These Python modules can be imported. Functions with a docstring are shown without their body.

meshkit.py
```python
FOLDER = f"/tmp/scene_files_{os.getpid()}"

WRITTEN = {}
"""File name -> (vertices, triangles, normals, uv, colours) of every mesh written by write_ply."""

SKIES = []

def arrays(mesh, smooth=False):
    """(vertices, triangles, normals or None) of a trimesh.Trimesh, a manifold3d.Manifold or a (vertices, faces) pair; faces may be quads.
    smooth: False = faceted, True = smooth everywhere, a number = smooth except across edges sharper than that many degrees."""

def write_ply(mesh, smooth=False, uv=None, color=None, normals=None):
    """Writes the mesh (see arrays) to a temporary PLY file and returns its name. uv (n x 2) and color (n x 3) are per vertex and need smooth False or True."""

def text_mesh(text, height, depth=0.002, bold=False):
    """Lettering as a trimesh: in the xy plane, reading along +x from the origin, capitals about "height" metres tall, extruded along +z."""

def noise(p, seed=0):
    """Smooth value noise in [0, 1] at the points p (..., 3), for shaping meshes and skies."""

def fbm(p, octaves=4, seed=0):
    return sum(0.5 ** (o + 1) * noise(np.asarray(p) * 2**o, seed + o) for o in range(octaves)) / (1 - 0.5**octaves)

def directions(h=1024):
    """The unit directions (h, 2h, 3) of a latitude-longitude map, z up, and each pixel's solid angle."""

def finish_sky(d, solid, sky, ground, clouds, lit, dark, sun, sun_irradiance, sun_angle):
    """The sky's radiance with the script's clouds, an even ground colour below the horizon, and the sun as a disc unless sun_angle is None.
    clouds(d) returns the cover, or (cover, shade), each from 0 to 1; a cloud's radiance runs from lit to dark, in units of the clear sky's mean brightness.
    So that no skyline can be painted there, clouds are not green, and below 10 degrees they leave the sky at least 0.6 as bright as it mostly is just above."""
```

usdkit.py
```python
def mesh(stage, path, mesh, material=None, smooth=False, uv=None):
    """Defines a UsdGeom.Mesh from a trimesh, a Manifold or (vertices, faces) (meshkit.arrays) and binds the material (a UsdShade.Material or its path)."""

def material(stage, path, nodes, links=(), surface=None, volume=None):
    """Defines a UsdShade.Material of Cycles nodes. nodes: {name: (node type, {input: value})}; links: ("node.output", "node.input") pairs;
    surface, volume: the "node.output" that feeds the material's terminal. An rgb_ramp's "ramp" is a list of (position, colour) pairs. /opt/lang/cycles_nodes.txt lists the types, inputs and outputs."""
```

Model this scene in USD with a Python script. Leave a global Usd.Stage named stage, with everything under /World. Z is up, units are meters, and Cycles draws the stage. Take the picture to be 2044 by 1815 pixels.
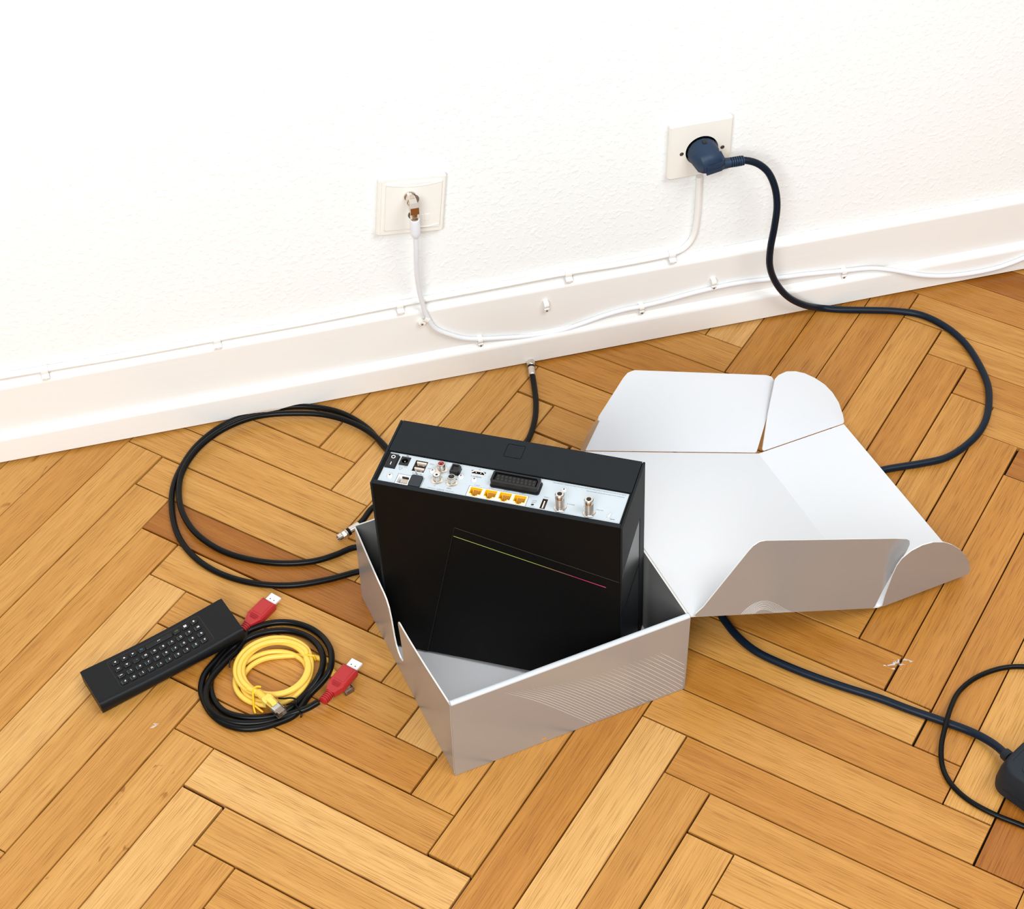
import math, random
import numpy as np, trimesh, manifold3d as m3
from shapely.geometry import Polygon, box as sbox, Point
from shapely import affinity
import usdkit, meshkit
from pxr import Usd, UsdGeom, UsdLux, UsdShade, Gf, Sdf

random.seed(7); np.random.seed(7)
stage = Usd.Stage.CreateInMemory()
UsdGeom.SetStageUpAxis(stage, 'Z'); UsdGeom.SetStageMetersPerUnit(stage, 1.0)
UsdGeom.Xform.Define(stage, '/World'); UsdGeom.Scope.Define(stage, '/World/Looks')

# ---------------------------------------------------------------- camera
CAM_R = [[0.9663097248, -0.2570160725, -0.0137205773], [-0.1912403492, -0.6812903715, -0.7065907999], [0.1722574950, 0.6854094894, -0.7074893549]]
CAM_C = (0.0, -1.6887398, 1.58764944)
cam = UsdGeom.Camera.Define(stage, '/World/camera')
r_, d_, f_ = [np.array(v) for v in CAM_R]
cm = np.eye(4); cm[0, :3], cm[1, :3], cm[2, :3], cm[3, :3] = r_, -d_, -f_, CAM_C
cam.AddTransformOp().Set(Gf.Matrix4d(*cm.ravel().tolist()))
cam.CreateHorizontalApertureAttr(36.0)
cam.CreateFocalLengthAttr(36.0 * 3684.2094 / 2044)
cam.CreateClippingRangeAttr(Gf.Vec2f(0.05, 100))
cam.CreateExposureAttr(-0.68)
# ---------------------------------------------------------------- light: an evenly lit room, bounced light overhead, an added unseen fill behind the camera
dome = UsdLux.DomeLight.Define(stage, '/World/room_light'); dome.CreateIntensityAttr(0.2); dome.CreateColorAttr(Gf.Vec3f(0.985, 0.99, 1.0))


def rect(name, pos, look, w, h, power, color=(1, 1, 1)):
    L = UsdLux.RectLight.Define(stage, '/World/' + name)
    L.CreateWidthAttr(w); L.CreateHeightAttr(h); L.CreateIntensityAttr(power); L.CreateColorAttr(Gf.Vec3f(*color))
    p, z = np.array(pos, float), np.array(pos, float) - np.array(look, float)
    z /= np.linalg.norm(z); x = np.cross([0, 1, 0.01], z); x /= np.linalg.norm(x); y = np.cross(z, x)
    M = np.eye(4); M[0, :3], M[1, :3], M[2, :3], M[3, :3] = x, y, z, p
    L.AddTransformOp().Set(Gf.Matrix4d(*M.ravel().tolist()))
    return L


rect('ceiling_bounce', (1.2, -1.6, 2.5), (0.5, -0.2, 0.1), 1.4, 1.1, 13.0, (0.985, 0.995, 0.99))
rect('added_fill', (-0.75, -2.7, 2.0), (0.1, 0.0, 0.4), 1.5, 1.6, 17.0, (0.965, 0.99, 1.0))  # added to light the wall frontally; no such window is known


# ---------------------------------------------------------------- helpers
used = {}


def numbered(parent, name):
    k = (parent, name); n = used.get(k, 0); used[k] = n + 1
    return f'{parent}/{name}' + (f'_{n:03d}' if n else '')


def tag(prim, label=None, cat=None, group=None, kind=None):
    for k, v in (('label', label), ('category', cat), ('group', group), ('kind', kind)):
        if v:
            prim.SetCustomDataByKey(k, v)


class Thing:
    """An Xform under /World; its parts' meshes are given in the frame M (4x4, columns)."""

    def __init__(self, name, label=None, cat=None, M=None, loc=(0, 0, 0), rotz=0, group=None, kind=None):
        self.path = numbered('/World', name)
        x = UsdGeom.Xform.Define(stage, self.path)
        if M is None:
            M = np.eye(4); c, s = math.cos(rotz), math.sin(rotz)
            M[:2, :2] = [[c, -s], [s, c]]; M[:3, 3] = loc
        self.M = M; self.inv = np.linalg.inv(M)
        x.AddTransformOp().Set(Gf.Matrix4d(*M.T.ravel().tolist()))
        self.prim = x.GetPrim(); tag(self.prim, label, cat, group, kind)

    def part(self, name, mesh, mat, smooth=30, world=False, uv=None, label=None, kind=None, under=None):
        return part(under or self.path, name, mesh, mat, smooth, self.inv if world else None, uv, label, kind)


def as_tm(m):
    v, f, _ = meshkit.arrays(m)
    return trimesh.Trimesh(v, f, process=False)


def part(parent, name, mesh, mat, smooth=30, tf=None, uv=None, label=None, kind=None):
    path = numbered(parent, name)
    if tf is not None:
        m = as_tm(mesh); m.apply_transform(tf); mesh = m
    usdkit.mesh(stage, path, mesh, MAT[mat], smooth=False if uv is not None else smooth, uv=uv)
    tag(stage.GetPrimAtPath(path), label=label, kind=kind)
    return path


def single(name, mesh, mat, label, cat, smooth=30, group=None, kind=None):
    path = part('/World', name, mesh, mat, smooth)
    tag(stage.GetPrimAtPath(path), label, cat, group, kind)
    return path


def cat(*ms):
    return trimesh.util.concatenate([as_tm(m) for m in ms])


def moved(m, t=(0, 0, 0), rx=0, ry=0, rz=0):
    m = as_tm(m)
    for a, ax in ((rx, (1, 0, 0)), (ry, (0, 1, 0)), (rz, (0, 0, 1))):
        if a:
            m.apply_transform(trimesh.transformations.rotation_matrix(a, ax))
    m.apply_translation(t)
    return m


def hull(pts):
    return as_tm(m3.Manifold.hull_points(np.asarray(pts, float)))


def rbox(x0, x1, y0, y1, z0, z1, b=0.0004):
    """Box with chamfered edges."""
    P = []
    for sx in (0, 1):
        for sy in (0, 1):
            for sz in (0, 1):
                c = np.array([(x0, x1)[sx], (y0, y1)[sy], (z0, z1)[sz]])
                d = np.array([1 - 2 * sx, 1 - 2 * sy, 1 - 2 * sz]) * b
                for k in range(3):
                    e = d.copy(); e[k] = 0
                    P.append(c + e)
    return hull(P)


def mbox(x0, x1, y0, y1, z0, z1):
    return m3.Manifold.cube((x1 - x0, y1 - y0, z1 - z0)).translate((x0, y0, z0))


def extrude(poly, h, z0=0.0):
    m = trimesh.util.concatenate([trimesh.creation.extrude_polygon(g, h, engine='earcut') for g in getattr(poly, 'geoms', [poly])])
    m.apply_translation((0, 0, z0))
    return m


def bevel_prism(poly, z0, z1, b):
    """Convex outline with a chamfered top and bottom rim."""
    inner = poly.buffer(-b)
    a = np.array(poly.exterior.coords)[:-1]; i = np.array(inner.exterior.coords)[:-1]
    P = [(*p, z) for p in a for z in (z0 + b, z1 - b)] + [(*p, z) for p in i for z in (z0, z1)]
    return hull(P)


def rrect(x0, x1, y0, y1, r, n=6):
    return sbox(x0 + r, y0 + r, x1 - r, y1 - r).buffer(r, quad_segs=n)


def lathe(prof, n=24):
    """profile [(r, z)] turned about z, closed on the axis."""
    prof = [(0, prof[0][1])] + list(prof) + [(0, prof[-1][1])]
    a = np.arange(n) * 2 * math.pi / n
    V, F = [], []
    for r, z in prof:
        for t in a:
            V.append((r * math.cos(t), r * math.sin(t), z))
    for i in range(len(prof) - 1):
        for j in range(n):
            k = (j + 1) % n
            q = [i * n + j, i * n + k, (i + 1) * n + k, (i + 1) * n + j]
            if prof[i][0] > 0:
                F.append((q[0], q[1], q[2]) if prof[i + 1][0] > 0 else (q[0], q[1], q[3]))
            if prof[i + 1][0] > 0:
                F.append((q[0], q[2], q[3]) if prof[i][0] > 0 else (q[0], q[2], q[3]))
    return trimesh.Trimesh(np.array(V), np.array(F), process=False)


def frame(o, x=None, y=None, z=None):
    """4x4 from an origin and two of the axes."""
    n = lambda v: np.array(v, float) / np.linalg.norm(v)
    if z is not None and x is not None:
        z = n(z); x = np.array(x, float); x = n(x - z * (x @ z)); y = np.cross(z, x)
    elif x is not None and y is not None:
        x = n(x); y = np.array(y, float); y = n(y - x * (x @ y)); z = np.cross(x, y)
    M = np.eye(4); M[:3, 0], M[:3, 1], M[:3, 2], M[:3, 3] = x, y, z, o
    return M


def apply(m, M):
    m = as_tm(m); m.apply_transform(M)
    return m


def smooth_path(P, step=0.004):
    """Catmull-Rom (centripetal) through the points, resampled evenly."""
    P = np.asarray(P, float)
    Q = np.vstack([2 * P[0] - P[1], P, 2 * P[-1] - P[-2]])
    out = []
    for i in range(1, len(Q) - 2):
        p0, p1, p2, p3 = Q[i - 1:i + 3]
        t0 = 0.0; t1 = t0 + max(np.linalg.norm(p1 - p0), 1e-6) ** .5; t2 = t1 + max(np.linalg.norm(p2 - p1), 1e-6) ** .5; t3 = t2 + max(np.linalg.norm(p3 - p2), 1e-6) ** .5
        for t in np.linspace(t1, t2, 12, endpoint=False):
            a1 = (t1 - t) / (t1 - t0) * p0 + (t - t0) / (t1 - t0) * p1
            a2 = (t2 - t) / (t2 - t1) * p1 + (t - t1) / (t2 - t1) * p2
            a3 = (t3 - t) / (t3 - t2) * p2 + (t - t2) / (t3 - t2) * p3
            b1 = (t2 - t) / (t2 - t0) * a1 + (t - t0) / (t2 - t0) * a2
            b2 = (t3 - t) / (t3 - t1) * a2 + (t - t1) / (t3 - t1) * a3
            out.append((t2 - t) / (t2 - t1) * b1 + (t - t1) / (t2 - t1) * b2)
    out.append(P[-1]); out = np.array(out)
    for _ in range(2):
        out[1:-1] = .25 * out[:-2] + .5 * out[1:-1] + .25 * out[2:]
    L = np.r_[0, np.cumsum(np.linalg.norm(np.diff(out, axis=0), axis=1))]
    s = np.linspace(0, L[-1], max(3, int(L[-1] / step)))
    return np.stack([np.interp(s, L, out[:, k]) for k in range(3)], 1)


def tube(P, r, n=14, step=0.004, smooth=True):
    P = smooth_path(P, step) if smooth else np.asarray(P, float)
    T = np.gradient(P, axis=0); T /= np.linalg.norm(T, axis=1, keepdims=True)
    u = np.cross(T[0], [0, 0, 1.0]); u = u if np.linalg.norm(u) > .1 else np.cross(T[0], [1.0, 0, 0]); u /= np.linalg.norm(u)
    a = np.arange(n) * 2 * math.pi / n; V = []
    for i in range(len(P)):
        u = u - T[i] * (u @ T[i]); u /= np.linalg.norm(u); w = np.cross(T[i], u)
        V.append(P[i] + r * (np.cos(a)[:, None] * u + np.sin(a)[:, None] * w))
    V = np.vstack(V + [P[:1], P[-1:]]); F = []
    m = len(P)
    for i in range(m - 1):
        for j in range(n):
            k = (j + 1) % n
            F += [(i * n + j, i * n + k, (i + 1) * n + k), (i * n + j, (i + 1) * n + k, (i + 1) * n + j)]
    for j in range(n):
        k = (j + 1) % n
        F += [(m * n, k, j), (m * n + 1, (m - 1) * n + j, (m - 1) * n + k)]
    return trimesh.Trimesh(V, np.array(F), process=False)


def text(s, h, x, y, z, rot=math.pi, depth=0.00006, bold=False, mirror=False):
    """Lettering lying in the xy plane, its middle at (x, y)."""
    m = meshkit.text_mesh(s, h, depth, bold)
    c = m.bounds.mean(0); m.apply_translation((-c[0], -c[1], 0))
    return moved(m, (x, y, z), rz=rot)


# ---------------------------------------------------------------- materials
MAT = {}


def mat(name, nodes, links=(), surface='p.BSDF'):
    MAT[name] = usdkit.material(stage, '/World/Looks/' + name, nodes, links, surface=surface)


def plain(name, color, rough=0.5, metal=0.0, spec=0.5, bump=None, **kw):
    nodes = {'p': ('principled_bsdf', dict(base_color=color, roughness=rough, metallic=metal, specular_ior_level=spec, **kw))}
    links = []
    if bump:
        nodes['c'] = ('texture_coordinate', {}); nodes['n'] = ('noise_texture', {'scale': bump[0], 'detail': 2.0})
        nodes['b'] = ('bump', {'strength': bump[1], 'distance': bump[2]})
        links = [('c.object', 'n.vector'), ('n.fac', 'b.height'), ('b.normal', 'p.normal')]
    mat(name, nodes, links)


def wood(name, lo, mid, hi, fleck=0.0):
    n = {
        'c': ('texture_coordinate', {}),
        'm1': ('mapping', {'scale': (3.2, 430, 1)}), 'n1': ('noise_texture', {'scale': 1.0, 'detail': 3.0, 'roughness': 0.6}),
        'm2': ('mapping', {'scale': (1.6, 48, 1)}), 'n2': ('noise_texture', {'scale': 1.0, 'detail': 3.0, 'distortion': 0.6}),
        'm3': ('mapping', {'scale': (24, 1050, 1)}), 'n3': ('noise_texture', {'scale': 1.0, 'detail': 1.0}),
        'm4': ('mapping', {'scale': (28, 75, 1)}), 'n4': ('noise_texture', {'scale': 1.0, 'detail': 1.5, 'distortion': 1.2}),
        'r': ('rgb_ramp', {'ramp': [(0.15, lo), (0.5, mid), (0.85, hi)]}),
        'k': ('rgb_ramp', {'ramp': [(0.36, (0.58, 0.47, 0.36)), (0.46, (1, 1, 1))]}),
        'g': ('rgb_ramp', {'ramp': [(0.34, (0.84, 0.79, 0.73)), (0.52, (1, 1, 1)), (0.72, (1.0, 1.0, 1.0))]}),
        'f': ('rgb_ramp', {'ramp': [(0.66, (1, 1, 1)), (0.71, (1 - .35 * fleck, 1 - .45 * fleck, 1 - .6 * fleck))]}),
        'x': ('mix_color', {'blend_type': 'multiply', 'fac': 0.75}), 'y': ('mix_color', {'blend_type': 'multiply', 'fac': 0.6}),
        'w': ('mix_color', {'blend_type': 'multiply', 'fac': 1.0}),
        'b': ('bump', {'strength': 0.12, 'distance': 0.0006}),
        'q': ('map_range', {'from_min': 0.2, 'from_max': 0.8, 'to_min': 0.36, 'to_max': 0.26}),
        'p': ('principled_bsdf', {'specular_ior_level': 0.32}),
    }
    L = [('c.object', 'm%d.vector' % i) for i in (1, 2, 3, 4)] + [('m%d.vector' % i, 'n%d.vector' % i) for i in (1, 2, 3, 4)]
    L += [('n2.fac', 'r.fac'), ('n1.fac', 'g.fac'), ('n3.fac', 'k.fac'), ('n4.fac', 'f.fac'), ('r.color', 'x.a'), ('g.color', 'x.b'), ('x.result', 'y.a'), ('k.color', 'y.b'),
          ('y.result', 'w.a'), ('f.color', 'w.b'), ('w.result', 'p.base_color'), ('n1.fac', 'b.height'), ('b.normal', 'p.normal'), ('n1.fac', 'q.value'), ('q.result', 'p.roughness')]
    mat(name, n, L)


TONES = {
    'oak_pale': ((.54, .272, .074), (.63, .346, .110), (.71, .415, .152)),
    'oak_light': ((.465, .213, .044), (.55, .274, .066), (.63, .335, .096)),
    'oak_honey': ((.425, .183, .033), (.51, .239, .051), (.59, .297, .076)),
    'oak_amber': ((.37, .145, .021), (.455, .193, .034), (.53, .246, .052)),
    'oak_brown': ((.215, .082, .014), (.285, .117, .023), (.36, .158, .038)),
    'oak_rust': ((.255, .078, .009), (.33, .115, .015), (.41, .157, .026)),
}
for k_, t_ in TONES.items():
    wood(k_, *t_)
wood('oak_flecked', *TONES['oak_light'], fleck=1.0)
wood('oak_pale_flecked', *TONES['oak_pale'], fleck=0.9)
FLOOR_MATS = list(TONES) + ['oak_flecked', 'oak_pale_flecked']
plain('joint', (.02, .012, .007), 0.9, spec=0.1)
mat('woodchip_wall', {
    'g': ('geometry', {}), 'n': ('noise_texture', {'scale': 170.0, 'detail': 2.0, 'roughness': 0.55}), 'n2': ('noise_texture', {'scale': 60.0, 'detail': 3.0}),
    's': ('map_range', {'from_min': 0.5, 'from_max': 0.75, 'to_min': 0.0, 'to_max': 1.0, 'clamp': True}),
    'a': ('math', {'math_type': 'multiply_add', 'value2': 0.45}),
    'b': ('bump', {'strength': 0.3, 'distance': 0.0013}), 'p': ('principled_bsdf', {'base_color': (.905, .92, .91), 'roughness': 0.85, 'specular_ior_level': 0.2})},
    [('g.position', 'n.vector'), ('g.position', 'n2.vector'), ('n.fac', 's.value'), ('n2.fac', 'a.value1'), ('s.result', 'a.value3'), ('a.value', 'b.height'), ('b.normal', 'p.normal')])
mat('white_gloss_paint', {
    'g': ('geometry', {}), 'm': ('mapping', {'scale': (6, 60, 170)}), 'n': ('noise_texture', {'scale': 1.0, 'detail': 3.0}),
    'b': ('bump', {'strength': 0.25, 'distance': 0.0007}), 'p': ('principled_bsdf', {'base_color': (.865, .855, .83), 'roughness': 0.32})},
    [('g.position', 'm.vector'), ('m.vector', 'n.vector'), ('n.fac', 'b.height'), ('b.normal', 'p.normal')])
plain('painted_cable_white', (.88, .86, .83), 0.4, bump=(260, .25, .0006))
plain('clip_plastic', (.87, .85, .81), 0.4)
plain('nail_steel', (.22, .2, .17), 0.45, 0.8)
plain('cream_plastic', (.89, .86, .80), 0.35)
plain('ivory_plastic', (.87, .83, .76), 0.35)
plain('cable_white', (.82, .84, .88), 0.38)
plain('dark_void', (.006, .006, .006), 0.8, spec=.1)
plain('nickel', (.74, .67, .60), 0.25, 1.0)
plain('bright_steel', (.86, .86, .86), 0.2, 1.0)
plain('rubber_black', (.0022, .0022, .0025), 0.32, spec=.2, bump=(900, .15, .0002))
plain('cord_navy', (.0025, .0085, .019), 0.38, spec=.22)
plain('plug_navy', (.010, .029, .066), 0.5, spec=.4, bump=(1500, .2, .0002))
plain('strip_slate', (.013, .018, .024), 0.55, spec=.25, bump=(2200, .35, .0002))
plain('strip_socket', (.008, .008, .009), 0.6)
plain('device_matte_shaded', (.0036, .0034, .0032), 0.5, spec=.09, bump=(2400, .35, .0002))  # darker copy for front faces, their shade put into the colour
plain('device_cover_lit', (.0095, .0125, .0148), 0.6, spec=.18, bump=(2200, .4, .0002))  # lighter copy: light falling on the top faces put into the colour
plain('device_gloss', (.0005, .0006, .0009), 0.06, spec=.05)
plain('facet_rim', (.02, .018, .015), 0.4)
plain('flap_rubber', (.026, .031, .038), 0.6, spec=.3)
plain('device_side_gloss', (.003, .0038, .007), 0.25, spec=.2, bump=(2200, .3, .0001))
plain('panel_grey', (.50, .56, .60), 0.4, bump=(1200, .1, .0001))
plain('print_grey', (.16, .17, .19), 0.7)
plain('print_black', (.03, .03, .035), 0.7)
plain('print_white', (.85, .85, .85), 0.6)
plain('print_blue', (.02, .22, .60), 0.6)
plain('print_green', (.10, .20, .06), 0.6)
plain('black_plastic', (.005, .005, .006), 0.4, spec=.4)
plain('port_black', (.006, .006, .007), 0.45)
plain('port_brown', (.05, .03, .02), 0.4)
plain('lan_yellow', (.90, .50, .01), 0.35)
plain('lan_frame', (.84, .76, .70), 0.4)
plain('contact_gold', (.33, .11, .025), 0.4, 0.4)
plain('contact_beige', (.80, .66, .56), 0.4)
plain('contact_brass', (.72, .52, .26), 0.35, 0.5)
plain('rca_red', (.36, .015, .02), 0.35)
plain('rca_white', (.84, .80, .75), 0.35)
plain('jack_white', (.80, .82, .83), 0.4)
plain('remote_black', (.0055, .006, .007), 0.42, spec=.22, bump=(1800, .25, .0002))
plain('remote_pad', (.011, .0098, .0092), 0.6, spec=.2)
plain('remote_key', (.003, .004, .0055), 0.35, spec=.35)
plain('hdmi_red', (.42, .016, .018), 0.42)
plain('hdmi_plug', (.80, .79, .79), 0.3, 0.15)
plain('yellow_cable', (.86, .555, .085), 0.36)
plain('yellow_boot', (.86, .60, .11), 0.4)
plain('yellow_tie', (.85, .50, .01), 0.4)
mat('clear_plastic', {'g': ('glossy_bsdf', {'color': (.95, .95, .95), 'roughness': 0.08}), 't': ('transparent_bsdf', {'color': (.975, .965, .94)}), 'f': ('fresnel', {'IOR': 1.5}), 'm': ('mix_closure', {})},
    [('f.fac', 'm.fac'), ('t.BSDF', 'm.closure1'), ('g.BSDF', 'm.closure2')], surface='m.closure')
mat('clear_film', {'g': ('principled_bsdf', {'base_color': (.9, .88, .86), 'roughness': 0.15}), 't': ('transparent_bsdf', {'color': (.98, .97, .96)}), 'm': ('mix_closure', {'fac': 0.3})},
    [('t.BSDF', 'm.closure1'), ('g.BSDF', 'm.closure2')], surface='m.closure')
# folded board: the uv's first coordinate says which face (0 inside, 0.5 cut edge, 1 printed outside)
for nm_, inner_ in (('board_white', (.69, .70, .72)), ('board_grey', (.20, .20, .19))):
    mat(nm_, {
        'u': ('uvmap', {'attribute': 'st'}), 's': ('separate_xyz', {}), 'c': ('rgb_ramp', {'interpolate': False, 'ramp': [(0.0, inner_), (0.3, (.70, .68, .65)), (0.8, (.405, .39, .382))]}),
        'q': ('map_range', {'from_min': 0.7, 'from_max': 0.8, 'to_min': 0.75, 'to_max': 0.27, 'clamp': True}), 'mt': ('map_range', {'from_min': 0.7, 'from_max': 0.8, 'to_min': 0.0, 'to_max': 0.38, 'clamp': True}),
        'g': ('geometry', {}), 'n': ('noise_texture', {'scale': 700.0, 'detail': 2.0}), 'b': ('bump', {'strength': 0.08, 'distance': 0.0003}),
        'p': ('principled_bsdf', {})},
        [('u.UV', 's.vector'), ('s.x', 'c.fac'), ('s.x', 'q.value'), ('s.x', 'mt.value'), ('c.color', 'p.base_color'), ('q.result', 'p.roughness'), ('mt.result', 'p.metallic'),
         ('g.position', 'n.vector'), ('n.fac', 'b.height'), ('b.normal', 'p.normal')])
plain('board_stripe', (.66, .615, .575), 0.45)
plain('rim_grey', (.62, .65, .68), 0.5)
plain('kraft', (.36, .22, .12), 0.8)
plain('orange_speck', (.70, .28, .05), 0.6)
mat('edge_reflection', {'c': ('texture_coordinate', {}), 's': ('separate_xyz', {}), 'm': ('map_range', {'from_min': 0.085, 'from_max': 0.247, 'to_min': 0.0, 'to_max': 1.0}),
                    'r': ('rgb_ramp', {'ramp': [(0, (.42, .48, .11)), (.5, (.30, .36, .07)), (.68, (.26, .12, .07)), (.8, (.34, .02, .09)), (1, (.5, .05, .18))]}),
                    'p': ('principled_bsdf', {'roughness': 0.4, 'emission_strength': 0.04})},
    [('c.object', 's.vector'), ('s.x', 'm.value'), ('m.result', 'r.fac'), ('r.color', 'p.base_color'), ('r.color', 'p.emission_color')])  # reflection on a coloured edge, painted with a faint emission; no lamp

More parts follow.
